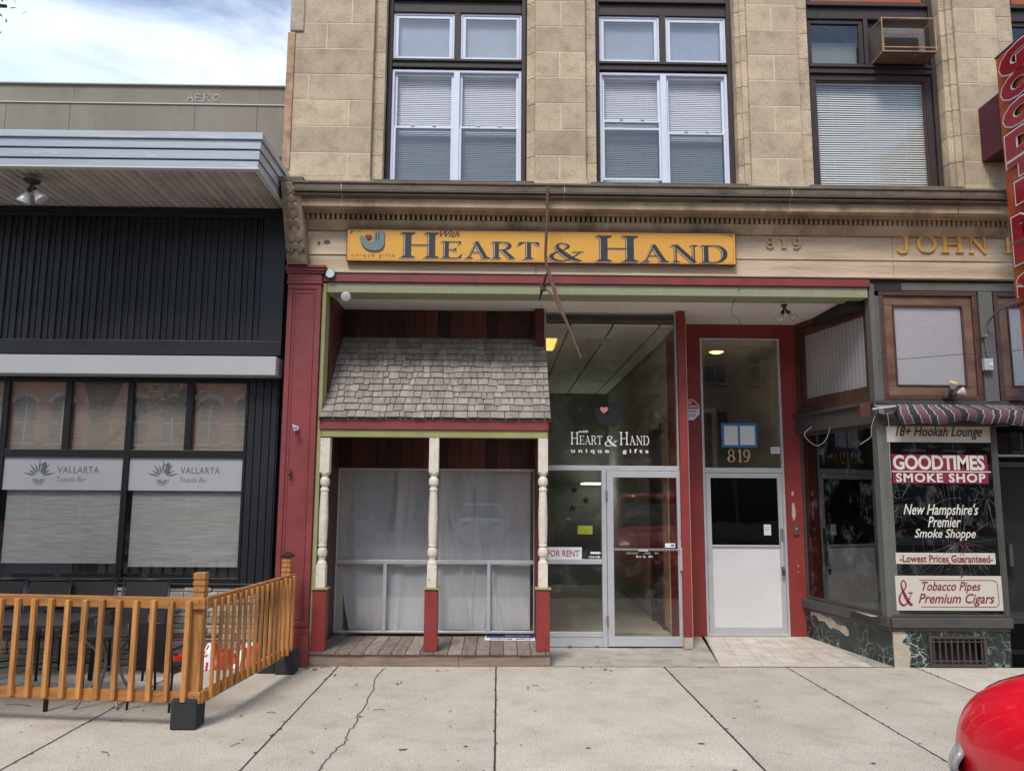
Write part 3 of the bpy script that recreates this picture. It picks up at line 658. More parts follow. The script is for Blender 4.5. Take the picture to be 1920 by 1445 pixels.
# dentil course
zd1 = prof[-1][1]; zd0 = zd1-.062
dn = MB(); x = xL+.04; dn_pitch = .0555
while x < 6.6:
    dn.box(x, x+.033, -.113, -.0, zd0, zd1-.002, random.random()); x += dn_pitch
dn.build('dentils', 'cornice_tan', co_, .003)
box('dentil_bed', 'cornice_dark', co_, xL, xRr, -.012, .1, zd0, zd1)  # bed coloured dark to paint in the shade between dentils
extr = MB(); extrude_profile(extr, [(-.095, zd0-.001), (-.085, zd0-.03), (-.05, zd0-.07), (-.03, zd0-.1)], xL+.01, xRr, .1); extr.build('bed_mould', 'cornice_tan', co_, .003)
zf1 = zd0-.1; zfm = Z(1450, 485, 0); zf0 = Z(1450, 517, 0)
fz = MB()
cuts = [X(570, 450, 0), X(1005, 450, 0), X(1672, 450, 0), 9.0]
for k in range(3):
    fz.box(cuts[k]+.002, cuts[k+1]-.002, 0, .3, zfm+.002, zf1-.001, random.random())
    fz.box(cuts[k]+.002, cuts[k+1]-.002, -.018, .3, zfm-.01, zfm+.001, .7)
    fz.box(cuts[k]+.002, cuts[k+1]-.002, -.004, .3, zf0, zfm-.011, .6)
    fz.box(cuts[k]+.002, cuts[k+1]-.002, -.045, .3, zf0-.025, zf0-.001, .4)
fz.build('frieze', 'stone_smooth', sb, .004)
# frieze spots of lost render on the left end
sp = MB()
for (px, py, rx, rz) in ((601, 428, .035, .022), (613, 454, .042, .028), (598, 456, .02, .025)):
    c = P(px, py, -.003); pts = [(math.cos(a)*rx*random.uniform(.75, 1.1), math.sin(a)*rz*random.uniform(.75, 1.1)) for a in [q*math.pi/7 for q in range(14)]]
    sp.prism(pts, c, XR, ZU, .002)
sp.build('render_scar', 'cornice_dark', sb)

# scroll bracket with leaf scales over the pilaster
bx0, bx1 = X(529, 400, -.2), X(566, 400, -.2)
br = MB(); N_ = 26
zt_, zb_ = Z(545, 345, -.25), Z(560, 497, -.12)
secs = []
for k in range(N_+1):
    q = k/N_; z = zt_+(zb_-zt_)*q; y = -.13-.17*(1-q)**1.6-.035*math.exp(-((q-.9)/.08)**2); shift = .035*q*q+.03*q
    secs.append((z, y, shift))
vs = []; fs = []
for k, (z, y, sh) in enumerate(secs):
    ww = bx1-bx0
    for j in range(9):
        u_ = j/8; bul = .028*math.sin(math.pi*u_)+(.015 if j in (1, 7) else 0)
        sc_ = .012*math.sin(k*1.6)*(1 if 1 < j < 7 else 0)
        vs.append((bx0+sh+ww*u_, y-bul-sc_, z))
    vs.append((bx1+sh, 0.1, z)); vs.append((bx0+sh, 0.1, z))
for k in range(N_):
    for j in range(11):
        a = k*11+j; b = k*11+(j+1) % 11; fs.append((a, b, b+11, a+11))
br.add(vs, fs); bo = br.build('scroll_bracket', 'bracket', sb, smooth=True)
sc_ = MB()
def bpt(u_, q, dy=0):
    sh = .035*q*q+.03*q; ww = bx1-bx0; y = -.13-.17*(1-q)**1.6-.035*math.exp(-((q-.9)/.08)**2)-.028*math.sin(math.pi*u_)
    return Vector((bx0+sh+ww*u_, y-dy, zt_+(zb_-zt_)*q))
for k in range(8):
    for j in ((.36, .64) if k % 2 == 0 else (.5,)):
        q = .06+k*.095; cpt = bpt(j, q+.03, .024); rim_ = []
        for i2 in range(12):
            a = i2*math.pi/6; u2 = j+math.sin(a)*.17; q2 = q+.035-math.cos(a)*.055*(1.15 if math.cos(a) < 0 else .8)
            rim_.append(bpt(u2, q2, .004 if math.cos(a) > -.2 else .012))
        sc_.add([cpt]+rim_, [(0, i2 % 12+1, (i2+1) % 12+1) for i2 in range(12)])
for u_ in (.06, .94): sc_.tube([bpt(u_, k/20*.86, .012) for k in range(21)], .012, 6)
sc_.build('leaf_scale', 'bracket', bo, smooth=False)
sc2 = MB()
for s_ in (-1, 1):
    c = Vector(((bx0+bx1)/2+.055+s_*.055, -.2, zb_+.16)); pts = []
    for k in range(26):
        a = k*.42; r_ = .05*(1-k/30); pts.append(c+Vector((s_*math.cos(a)*r_*.8, -.02, math.sin(a)*r_)))
    sc2.tube(pts, [.014*(1-k/40) for k in range(26)], 6)
sc2.build('volute', 'bracket', bo, smooth=True)
box('bracket_cap', 'cornice_dark', bo, bx0-.03, bx1+.03, -.33, .05, zt_+.0, zt_+.06, .012)

# red iron pilaster
pl = MB(); x0, x1 = X(520, 1100, -.03), X(580, 1100, -.03)
x0t, x1t = X(535, 560, -.03), X(600, 560, -.03)
px0, px1 = (x0+x0t)/2, (x1+x1t)/2+.01
zc0 = Z(565, 533, -.03); ztp = Z(565, 499, -.05)
Yp = -.05
pl.box(px0, px1, Yp+.012, .25, .0, zc0)
fw_ = .055
frame(pl, px0+.001, px1-.001, Yp, Yp+.012, Z(550, 1175, Yp), zc0-.002, fw_)
frame(pl, px0+fw_+.012, px1-fw_-.012, Yp+.004, Yp+.012, Z(550, 1175, Yp)+fw_+.02, zc0-fw_-.03, .02)
pl.box(px0-.015, px1+.015, Yp-.03, .25, 0, Z(545, 1190, Yp)); pl.box(px0-.008, px1+.008, Yp-.018, .25, Z(545, 1190, Yp)+.001, Z(545, 1178, Yp))
pl.box(px0-.01, px1+.01, Yp-.015, .25, zc0, zc0+.03); pl.box(px0-.005, px1+.005, Yp-.01, .25, zc0+.031, ztp-.085)
pl.box(px0-.02, px1+.03, Yp-.03, .25, ztp-.084, ztp-.06); pl.box(px0-.03, px1+.045, Yp-.045, .25, ztp-.059, ztp-.03); pl.box(px0-.02, px1+.05, Yp-.06, .25, ztp-.029, ztp)
pl.build('pilaster', 'red', sb, .005)
gx0 = px1+.004; gx1 = gx0+.045
zbeam0, zbeamM, zbeam1 = Z(1100, 553, 0), Z(1100, 534, 0), Z(1100, 509, 0)
box('green_strip', 'green_trim', sb, gx0, gx1, -.01, .2, .0, zbeamM-.01, .006)
# red beam and green stucco lintel
xb1 = X(1630, 545, 0)
box('red_beam', 'red', sb, gx0+.0, xb1, -.03, .3, zbeamM+.002, zf0-.027, .006)
box('stucco_lintel', 'green', sb, gx1+.003, xb1-.02, -.002, .3, zbeam0, zbeamM, .006)
ZC = 3.885
if zbeam0 > ZC: ZC = zbeam0+.03
YS, YD = .95, 1.6
# ceiling of the recess (two boards with a seam)
cl = MB()
xs_ = [gx1, X(1015, 570, .5), X(1160, 575, .5), X(1375, 580, .5), 4.5]
for k in range(4): cl.box(xs_[k]+.002, xs_[k+1]-.002, .3, 2.0, ZC, ZC+.05, random.random())
cl.build('porch_ceiling', 'ceiling', sb)
MB().box(gx1, 4.5, -.0, 2, ZC+.051, ZC+.2).build('ceiling_void', 'darkroom', sb)
# left flank of the recess: dark planks
lw = MB()
y = .2
while y < 1.0:
    lw.box(gx1-.05, gx1+.02, y+.002, min(y+.12, 1.0)-.002, 0, ZC-.002, random.random()); y += .12
lw.build('flank_planks', 'plank', sb)
# plank wall over the porch roof and down to the glass
pw = MB(); x = gx1+.021; xe = X(1003, 600, YS)
while x < xe:
    x2 = min(x+random.choice([.135, .15, .16, .145]), xe); pw.box(x+.0015, x2-.0015, YS-.02+random.uniform(-.003, .003), YS+.02, Z(820, 878, YS), ZC-.002, random.random()**1.3); x = x2
pw.build('plank_wall', 'plank', sb, .003)
xpost0, xpost1 = X(1003, 600, .86), X(1020, 600, .86)
box('end_board', 'red_dark', sb, xpost0, xpost1, .78, YS+.06, .1, ZC-.003)

# floors of the recess
en = MB().add([(gx1, -.0, .004), (X(1350, 1250, 0), -.0, .004), (X(1318, 1190, YD), YD+.2, .05), (gx1, YD+.2, .05)], [(0, 1, 2, 3)]).build('entry_floor', 'entry'); tag(en, kind='structure')
mf = MB(); xa0, xa1 = X(1350, 1250, 0), X(1290, 1190, YD)
nj, ni = 7, 7
for j in range(nj):
    for i in range(ni):
        y0, y1 = 0+j*YD/nj, (j+1)*YD/nj
        def pt(u, y): 
            q = y/YD; xa = xa0+(X(1325, 1190, YD)-xa0)*q; xb = 3.95; return (xa+(xb-xa)*u, y, .0045+.046*y/(YD+.2)+.002)
        g_ = .0022
        mf.add([pt(i/ni+g_, y0+.0015), pt((i+1)/ni-g_, y0+.0015), pt((i+1)/ni-g_, y1-.0015), pt(i/ni+g_, y1-.0015)], [(0, 1, 2, 3)], random.random())
mo = mf.build('marble_paving', 'marble_floor'); tag(mo, kind='structure')
bf = MB().add([(xa0, .0, .005), (4.2, .0, .005), (4.2, YD+.2, .052), (X(1325, 1190, YD), YD+.2, .052)], [(0, 1, 2, 3)]).build('paving_bed', 'entry'); tag(bf, kind='structure')

# display window behind the porch (aluminium, four low lights)
zsh = lambda py: Z(820, py, YS)
wl0, wr0 = X(626, 1100, YS), X(1004, 1100, YS)
zb0, zbm, zbt = zsh(1186), zsh(1053), zsh(878)
dw = MB(); fwid = .025
frame(dw, wl0, wr0, YS-.025, YS+.03, zb0, zbt, fwid)
dw.box(wl0+fwid, wr0-fwid, YS-.03, YS+.03, zbm-.022, zbm+.022)
vx = [X(721, 1120, YS), X(812, 1120, YS), X(916, 1120, YS)]
for k, vxx in enumerate(vx): dw.box(vxx-.02, vxx+.02, YS-.028, YS+.03, zb0+fwid, zbm-.022)
dw.box(vx[1]-.02, vx[1]+.02, YS-.028, YS+.03, zbm+.022, zbt-fwid)
f = dw.build('display_window', 'alu', sb, .003)
for a, b in ((wl0, vx[1]), (vx[1], wr0)): box('pane', 'barglass', f, a+.021, b-.021, YS, YS+.006, zbm+.022, zbt-fwid, 0)
for a, b in zip([wl0]+vx, vx+[wr0]): box('pane', 'barglass', f, a+.021, b-.021, YS, YS+.006, zb0+fwid, zbm-.022, 0)
# wrinkled plastic sheeting hung behind the glass
def sheet_mesh(x0, x1, y, z0, z1, seed=0, nx=60, nz=50, slack=0):
    rs = random.Random(seed); b = MB(); vs = []; waves = [(rs.uniform(2, 9), rs.uniform(-3, 3), rs.uniform(0, 6.28), rs.uniform(.003, .012)) for _ in range(9)]
    creases = [(rs.uniform(x0, x1), rs.uniform(-.25, .25)*rs.random(), rs.uniform(.02, .06), rs.uniform(.006, .03)) for _ in range(16)]
    for j in range(nz+1):
        for i in range(nx+1):
            u_, v_ = i/nx, j/nz; xx = x0+(x1-x0)*u_; zz = z0+(z1-z0)*v_
            if slack: xx += slack*(1-v_)**3*(1-u_)
            d = sum(a*math.sin(f_*xx+g_*zz+p_) for f_, g_, p_, a in waves)
            for cx_, sl_, wd_, am_ in creases:
                d -= am_*math.exp(-((xx-cx_-sl_*(zz-z0))/wd_)**2)
            vs.append((xx, y+d, zz))
    fs = [(j*(nx+1)+i, j*(nx+1)+i+1, (j+1)*(nx+1)+i+1, (j+1)*(nx+1)+i) for j in range(nz) for i in range(nx)]
    return b.add(vs, fs)
sheet_mesh(wl0+.03, wr0-.06, YS+.09, zb0+.02, zbt, 5, 140, 60, slack=.14).build('plastic_sheet', 'sheet', f, smooth=True)
box('jamb_post', 'red', sb, wr0+.001, wr0+.035, YS-.12, YS+.03, .14, Z(1005, 820, YS))
box('jamb_post', 'plank', sb, gx1+.021, wl0-.001, YS-.05, YS+.03, .14, zbt)
# ---- glazed shopfront of the gift shop
ax0 = X(1022, 700, YS); ax1 = X(1275, 700, YS); zq = lambda py: Z(1150, py, YS)
zt1 = zq(580); zr1, zr0 = zq(873), zq(882); zfl = .035
sf = MB(); fw2 = .05
sf.box(ax0-.03, ax0+.01, YS-.03, YS+.04, zfl, zt1); sf.box(ax1-.058, ax1, YS-.04, YS+.04, zfl, zt1)
sf.box(ax0+.01, ax1-.058, YS-.03, YS+.04, zt1-.03, zt1+.01); sf.box(ax0+.01, ax1-.058, YS-.035, YS+.04, zr0, zr1)
xm_ = X(1133, 1050, YS)
sf.box(xm_-.028, xm_+.028, YS-.04, YS+.04, zfl, zr0)
zlo, zhi = zq(1057), zq(1048)
sf.box(ax0+.01, xm_-.028, YS-.03, YS+.04, zlo, zhi); sf.box(ax0+.01, xm_-.028, YS-.035, YS+.04, zq(1193), zq(1184))
sf.box(ax0+.01, xm_-.028, YS-.028, YS+.02, zfl, zq(1193))
f = sf.build('shopfront_frame', 'alu', sb, .003)
box('pane', 'shopglass', f, ax0+.01, ax1-.058, YS, YS+.006, zr1, zt1-.03, 0)
box('pane', 'shopglass', f, ax0+.01, xm_-.028, YS, YS+.006, zhi, zr0, 0)
box('pane', 'shopglass', f, ax0+.01, xm_-.028, YS, YS+.006, zq(1184), zlo, 0)
# ceiling filler strip above shopfront
box('ceiling_trim', 'ceiling', sb, ax0-.03, ax1+.02, YS-.06, YS+.05, zt1+.012, ZC-.002)
# glass door
dx0, dx1 = xm_+.032, ax1-.008+.0; dz0, dz1 = zfl+.01, zr0-.006
dd = MB(); sx_ = .058
frame(dd, dx0, dx1, YS-.055, YS-.012, dz0, dz1, .075, .11)
dd2 = dd.build('glass_door', 'alu', sb, .003)
box('pane', 'shopglass', dd2, dx0+.075, dx1-.075, YS-.036, YS-.03, dz0+.11, dz1-.075, 0)
zpb = zq(1029)
MB().box(dx0+.075, dx1-.075, YS-.075, YS-.056, zpb-.012, zpb+.012).build('push_bar', 'chrome', dd2, .004)
MB().box(dx1-.062, dx1-.022, YS-.1, YS-.056, zq(1068), zq(1026)).build('handle', 'alu', dd2, .006)
MB().lathe([(.014, 0), (.014, .008)], (dx1-.035, YS-.056, zq(1005)), (0, -1, 0)).build('lock', 'steel', dd2)
for zz in (.28, 1.72): MB().lathe([(.012, 0), (.012, .11)], (dx0-.006, YS-.062, zz), (0, 0, 1)).build('hinge', 'steel', dd2)
# red post between the two entrances
rp0, rp1 = X(1275, 900, .85)+.006, X(1291, 900, .85)+.0
box('red_post', 'red_door', sb, rp0, rp1, .83, YS+.05, .035, ZC-.002, .006)
box('post_foot', 'plaster', sb, rp0-.0015, rp1+.0015, .828, YS, .03, .16, .006)
# wall of the stair entrance
ex0 = rp1; exL = X(1310, 640, YD); exR = X(1459, 640, YD); exW = X(1487, 640, YD)
zd = lambda py: Z(1400, py, YD)
box('reveal', 'red_door', sb, rp0+.02, rp1-.002, YS+.051, YD, .035, ZC-.002)
wd = MB()
wd.box(rp1-.001, exL, YD-.02, YD+.1, .04, ZC-.002); wd.box(exR, exW+.12, YD-.02, YD+.1, .04, ZC-.002); wd.box(exL, exR, YD-.02, YD+.1, zd(634), ZC-.002)
wd.build('entrance_wall', 'red_door', sb, .003)
ef = MB()
frame(ef, exL+.001, exR-.001, YD-.035, YD+.06, .05, zd(635), .03)
ef.box(exL+.031, exR-.031, YD-.03, YD+.06, zd(886), zd(877))
f = ef.build('entrance_frame', 'alu', sb, .003)
box('pane', 'shopglass', f, exL+.031, exR-.031, YD+.0, YD+.005, zd(877), zd(635)-.03, 0)
d0, d1 = exL+.036, exR-.034; e0, e1 = .06, zd(887)
wdd = MB(); frame(wdd, d0, d1, YD-.03, YD+.02, e0, e1, .06, .1); wdd.box(d0+.06, d1-.06, YD-.03, YD+.02, zd(1025), zd(1021))
de = wdd.build('panel_door', 'alu', sb, .003)
box('lower_panel', 'whitepanel', de, d0+.06, d1-.06, YD-.012, YD+.01, e0+.1, zd(1025), 0)
box('pane', 'doorglass', de, d0+.06, d1-.06, YD-.01, YD-.004, zd(1021), e1-.06, 0)
MB().box(d1-.05, d1-.015, YD-.055, YD-.03, zd(1015), zd(990)).build('lock_plate', 'steel', de, .003)
MB().box(d1-.06, d1-.03, YD-.075, YD-.03, zd(1062), zd(1015)).build('pull_handle', 'alu', de, .006)
pk = MB().box(d1-.06, d1-.025, YD-.095, YD-.07, zd(1077), zd(1066)); pk.tube([(d1-.055, YD-.083, zd(1066)), (d1-.055, YD-.083, zd(1062)), (d1-.042, YD-.083, zd(1060)), (d1-.03, YD-.083, zd(1062)), (d1-.03, YD-.083, zd(1066))], .004, 6); pk.build('padlock', 'iron', de, .003)
for zz in (.3, 1.0, 1.7): MB().lathe([(.01, 0), (.01, .1)], (d0-.004, YD-.04, zz), (0, 0, 1)).build('hinge', 'alu', de)
# stone wing walls / inner partitions of the gift shop
it = MB(); it.box(ax1+.02, ax1+.1, YS+.06, 7.5, 0, 4.0); it.build('inner_wall', 'int_wall', sb)
itn = MB()
itn.box(ax1-.012, ax1+.018, 1.75, 2.1, .1, 2.75); itn.box(ax1-.012, ax1+.018, 2.9, 3.05, .1, 2.75); itn.build('tan_panel', 'int_tan', sb)
box('dark_doorway', 'int_dark', sb, ax1-.014, ax1+.018, 2.12, 2.88, .1, 2.7)
itn = MB(); itn.box(ax1-.03, ax1-.012, 2.08, 2.14, .05, 2.75); itn.box(ax1-.03, ax1-.012, 2.86, 2.92, .05, 2.75); itn.build('door_casing', 'brownwood', sb)
box('baseboard', 'int_wall', sb, ax1-.02, ax1+.018, YS+.06, 1.74, .03, .2)
box('inner_floor', 'int_floor', sb, gx1, ax1+.1, YS+.06, 8, -.05, .04)
box('inner_back_wall', 'backwall', sb, gx1, ax1+.1, 7.5, 7.6, 0, 4.0)
box('inner_left_wall', 'int_wall', sb, gx1, gx1+.1, YS+.04, 7.5, .0, 4.0)
ic = MB()
xx = ax1-.02
cx_l = [gx1, X(1005, 590, YS)-.6, X(1070, 590, YS), X(1150, 590, YS), X(1238, 590, YS), ax1]
for k in range(len(cx_l)-1):
    yy = YS+.06
    for j in range(6): ic.box(cx_l[k]+.012, cx_l[k+1]-.012, yy+.008, yy+1.18, 3.84, 3.87, random.random()); yy += 1.19
ic.build('ceiling_tiles', 'int_ceil', sb)
box('ceiling_grid', 'int_dark', sb, gx1, ax1+.1, YS+.06, 8, 3.88, 3.92)
box('roller_box', 'int_wall', sb, X(1103, 617, 1.8), X(1146, 617, 1.8), 1.78, 1.83, Z(1120, 643, 1.8), Z(1120, 617, 1.8), .004)
box('ceiling_lamp', 'warm', sb, X(1010, 640, 2.0), X(1042, 640, 2.0), 1.8, 2.6, 3.82, 3.838)
box('ceiling_lamp', 'fluoro', sb, X(1092, 910, 7), X(1131, 910, 7), 6.6, 7.3, Z(1110, 908, 7), Z(1110, 908, 7)+.03)
# clutter and stair hall
hall = MB(); hall.box(exL-.2, exL-.15, YD+.11, 6, 0, 4); hall.box(exR+.1, exR+.15, YD+.11, 6, 0, 4); hall.box(exL-.15, exR+.1, 5.5, 5.55, 0, 4); hall.box(exL-.15, exR+.1, YD+.11, 5.5, 3.75, 3.8)
hall.build('hall_wall', 'hall', sb)
box('hall_floor', 'int_floor', sb, exL-.15, exR+.1, YD+.11, 5.5, .0, .05)
hx = MB(); frame(hx, exL+.0, exR-.35, 3.4, 3.46, 1.0, 3.1, .07); hx.build('hall_doorway', 'hall', sb, .004)
box('hall_dark_opening', 'int_dark', sb, exL+.07, exR-.42, 3.43, 3.45, 1.0, 3.03)
gl = thing('globe_lamp', 'lit yellow glass ceiling lamp seen through the transom above the white door', 'lamp', P(1343, 645, 2.2))
cg = P(1343, 653, 2.2)
MB().lathe([(.01, -.075), (.06, -.07), (.12, -.04), (.135, -.005), (.12, .02), (.06, .035)], cg, (0, 0, 1), 24).build('lamp_shade', 'globe', gl, smooth=True)
MB().lathe([(.06, .036), (.06, .07), (.02, .08)], cg, (0, 0, 1), 16).build('lamp_base', 'steel', gl)

# ================================================================== SMOKE SHOP bay (right)
ss = thing('smoke_shop_front', 'weathered dark shopfront bay with tin panels above and cracked glass below', 'shopfront', (5, .3, 0))
B0 = Vector((X(1678, 1252, 0), 0, 0)); A0 = Vector((X(1508, 1195, YD)+.02, YD+.02, 0))
rr = (B0-A0); LB = rr.length; rr.normalize()            # runs from the door outwards
ysm = lambda py: Z(1750, py, 0)
zp1, zp0 = ysm(545), ysm(750)
zg1, zg0 = ysm(797), ysm(1152)
zl1, zl0 = ysm(1157), ysm(1180)
fx0 = B0.x; fx1 = X(1898, 1200, 0)
ztopS = ysm(533)
# corner post and head
sp_ = MB(); sp_.box(X(1632, 600, 0), fx0+.01-.0, -.005, .12, zl1, ztopS); sp_.build('corner_post', 'greygreen', ss, .005)
fx0u = X(1650, 600, 0)
hd = MB(); hd.box(X(1632, 540, 0)+.0, 9, .001, .2, ysm(545), ztopS+.02); hd.box(X(1840, 640, 0), X(1866, 640, 0), -.008, .12, ysm(752), ysm(546)); hd.box(X(2050, 640, 0), X(2080, 640, 0), -.008, .12, ysm(752), ysm(546))
hd.build('head_rail', 'greygreen', ss, .004)
# transom panels on the front
for (pa, pb) in ((1651, 1838), (1868, 2046), (2082, 2260)):
    a, b = X(pa, 640, 0)+.01, X(pb, 640, 0)
    q = MB(); frame(q, a, b, .005, .09, zp0, zp1-.004, .055); f = q.build('transom_frame', 'panelframe', ss, .008)
    q = MB(); frame(q, a+.056, b-.056, .03, .09, zp0+.056, zp1-.06, .1); q.build('inner_frame', 'panelwood', f, .006)
    q = MB(); frame(q, a+.156, b-.156, .02, .09, zp0+.156, zp1-.16, .018); q.build('bead', 'panelframe', f, .003)
    box('tin_panel', 'tread', f, a+.175, b-.175, .05, .06, zp0+.175, zp1-.179, 0)
# same on the oblique return: build in local frame, u along rr
def obox(mb, u0, u1, d0, d1, z0, z1, t=.5):
    """u along the return wall from the door, d outwards (towards the entry)"""
    nn = Vector((rr.y, -rr.x, 0))*-1      # outward normal of return: to the left
    mm_ = Matrix(((rr.x, nn.x, 0, A0.x), (rr.y, nn.y, 0, A0.y), (0, 0, 1, 0), (0, 0, 0, 1)))
    if nn.x > 0: mm_ = Matrix(((rr.x, -nn.x, 0, A0.x), (rr.y, -nn.y, 0, A0.y), (0, 0, 1, 0), (0, 0, 0, 1)))
    mb.box(u0, u1, d0, d1, z0, z1, t, mm_); return mb
def oframe(mb, u0, u1, d0, d1, z0, z1, w_):
    obox(mb, u0, u1, d0, d1, z0, z0+w_); obox(mb, u0, u1, d0, d1, z1-w_, z1); obox(mb, u0, u0+w_, d0, d1, z0+w_, z1-w_); obox(mb, u1-w_, u1, d0, d1, z0+w_, z1-w_)
zpr1 = ZC-.003
q = MB(); oframe(q, .04, LB-.05, -.08, -.0, zp0, zpr1, .07); fo = q.build('transom_frame', 'panelframe', ss, .006)
q = MB(); oframe(q, .111, LB-.121, -.08, -.02, zp0+.071, zpr1-.071, .11); q.build('inner_frame', 'panelframe', fo, .005)
q = MB(); obox(q, .222, LB-.232, -.06, -.04, zp0+.18, zpr1-.18); q.build('tin_panel', 'tread', fo)
q = MB(); obox(q, 0, .04, -.1, .0, .05, zpr1); obox(q, LB-.05, LB-.0, -.1, -.01, zl1, zpr1); q.build('return_post', 'greygreen', ss, .004)
q = MB(); obox(q, .02, LB+.02, -.1, .04, zg1+.02, zp0-.001); obox(q, .02, LB+.03, -.1, .07, zp0-.05, zp0-.02); q.build('return_transom_bar', 'ledge', ss, .008)
q = MB(); oframe(q, .045, LB-.055, -.06, -.015, zl1, zg1+.02, .035); f = q.build('side_window', 'ledge', ss, .004)
q = MB(); obox(q, .08, LB-.09, -.04, -.035, zl1+.035, zg1-.016); q.build('pane', 'smokeglass', f)
q = MB(); obox(q, -.0, LB-.0, -.12, .05, zl0+.02, zl1-.001); obox(q, -.0, LB+.0, -.12, .03, zl0-.01, zl0+.019); q.build('side_sill', 'ledge', ss, .008)
q = MB(); obox(q, 0, LB-.012, -.12, -.0, .0, zl0-.011); q.build('side_bulkhead', 'marble', ss)
q = MB()
for (u0_, z0_, u1_, z1_) in ((0.15, .38, .9, .25),):
    pts = []
    for k in range(14): pts.append((u0_+(u1_-u0_)*k/13, z0_+(z1_-z0_)*k/13+random.uniform(0, .05)))
    for k in range(13, -1, -1): pts.append((u0_+(u1_-u0_)*k/13, z0_+(z1_-z0_)*k/13-random.uniform(.03, .09)))
    nn = Vector((-abs(rr.y), rr.x if rr.y < 0 else -rr.x, 0)).normalized()
    if nn.x > 0: nn = -nn
    q.prism([(a, b) for a, b in pts], A0+nn*.004, rr, ZU, 0)
q.build('bare_plaster', 'plaster', ss)
# front bay
q = MB(); q.box(fx0, X(1893, 760, 0), .0, .1, zg1+.0, zp0-.002); q.box(X(1893, 760, 0), 9, .05, .15, zg1+.05, zp0-.002); q.build('front_transom_bar', 'ledge', ss, .006)
gx0s, gx1s = X(1660, 970, 0), X(1872, 970, 0)
q = MB(); frame(q, gx0s-.0, gx1s, .0, .05, zl1, zg1, .012, .03); f = q.build('front_window', 'ledge', ss, .003)
box('pane', 'smokeglass', f, gx0s+.012, gx1s-.012, .02, .026, zl1+.03, zg1-.012, 0)
q = MB(); q.box(fx0-.02, fx1, -.05, .15, zl0+.02, zl1-.001); q.box(fx0-.01, fx1-.02, -.03, .15, zl0-.01, zl0+.019); q.build('front_sill', 'ledge', ss, .01)
# marble bulkhead with a grille opening
vx0, vx1, vz0, vz1 = X(1745, 1220, 0), X(1846, 1220, 0), Z(1790, 1250, 0), Z(1790, 1194, 0)
q = MB(); q.box(fx0+.04, vx0, 0, .12, .0, zl0-.011); q.box(vx1, fx1-.02, 0, .12, 0, zl0-.011); q.box(vx0, vx1, 0, .12, vz1, zl0-.011); q.build('bulkhead', 'marble', ss)
q = MB(); hb = zl0-.02; rsp = random.Random(5); pts = [(0, 0), (.16, 0)]+[(.15+rsp.uniform(-.05, .05)-.03*k/9, hb*k/10) for k in range(1, 10)]+[(.12, hb), (0, hb)]
q.prism([(a, b) for a, b in pts], Vector((fx0, -.003, 0)), XR, ZU, .1); q.build('bare_plaster', 'plaster', ss)
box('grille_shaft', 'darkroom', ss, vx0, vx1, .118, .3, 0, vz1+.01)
q = MB(); frame(q, vx0-.02, vx1+.02, -.02, .01, vz0-.0, vz1+.015, .03)
for k in range(9): xx = vx0+(vx1-vx0)*(k+.5)/9; q.box(xx-.008, xx+.008, -.012, .004, vz0+.03, vz1-.015)
q.box(vx0, vx1, -.016, -.012, vz0+.055, vz0+.07); q.box(vx0, vx1, -.016, -.012, vz1-.05, vz1-.038); q.build('vent_grille', 'iron', ss, .003)
# right door recess
q = MB(); q.box(gx1s+.001, gx1s+.05, 0.0, 1.0, zl1, zg1+.05); q.box(gx1s+.05, gx1s+.16, .55, .65, 0.0, 3.0); q.build('door_jamb', 'ledge', ss, .004)
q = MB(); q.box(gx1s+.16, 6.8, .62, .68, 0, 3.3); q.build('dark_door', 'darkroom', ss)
q = MB(); frame(q, X(1852, 820, .5), X(1916, 820, .5)+.25, .45, .5, Z(1880, 856, .5), Z(1880, 793, .5), .025); fq = q.build('door_light_frame', 'alu', ss, .003)
box('pane', 'smokeglass', fq, X(1852, 820, .5)+.02, X(1916, 820, .5)+.23, .48, .485, Z(1880, 856, .5)+.02, Z(1880, 793, .5)-.02, 0)
q = MB(); frame(q, X(1872, 1000, .55), X(1872, 1000, .55)+.9, .56, .61, .03, Z(1880, 865, .5), .06); q.box(X(1890, 1000, .5), X(1897, 1000, .5), .5, .56, Z(1890, 1062, .5), Z(1890, 1020, .5)); q.build('recess_door', 'ledge', ss, .004)
# dark interior
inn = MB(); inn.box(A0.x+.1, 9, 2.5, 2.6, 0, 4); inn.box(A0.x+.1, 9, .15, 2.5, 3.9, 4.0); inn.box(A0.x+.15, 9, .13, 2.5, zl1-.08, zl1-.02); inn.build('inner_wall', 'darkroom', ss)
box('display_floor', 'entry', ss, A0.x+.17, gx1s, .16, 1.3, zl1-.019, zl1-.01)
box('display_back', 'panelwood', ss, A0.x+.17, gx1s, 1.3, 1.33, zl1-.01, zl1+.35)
box('inner_left_wall', 'darkroom', ss, A0.x+.1, A0.x+.14, 1.75, 2.5, 0, 3.9)

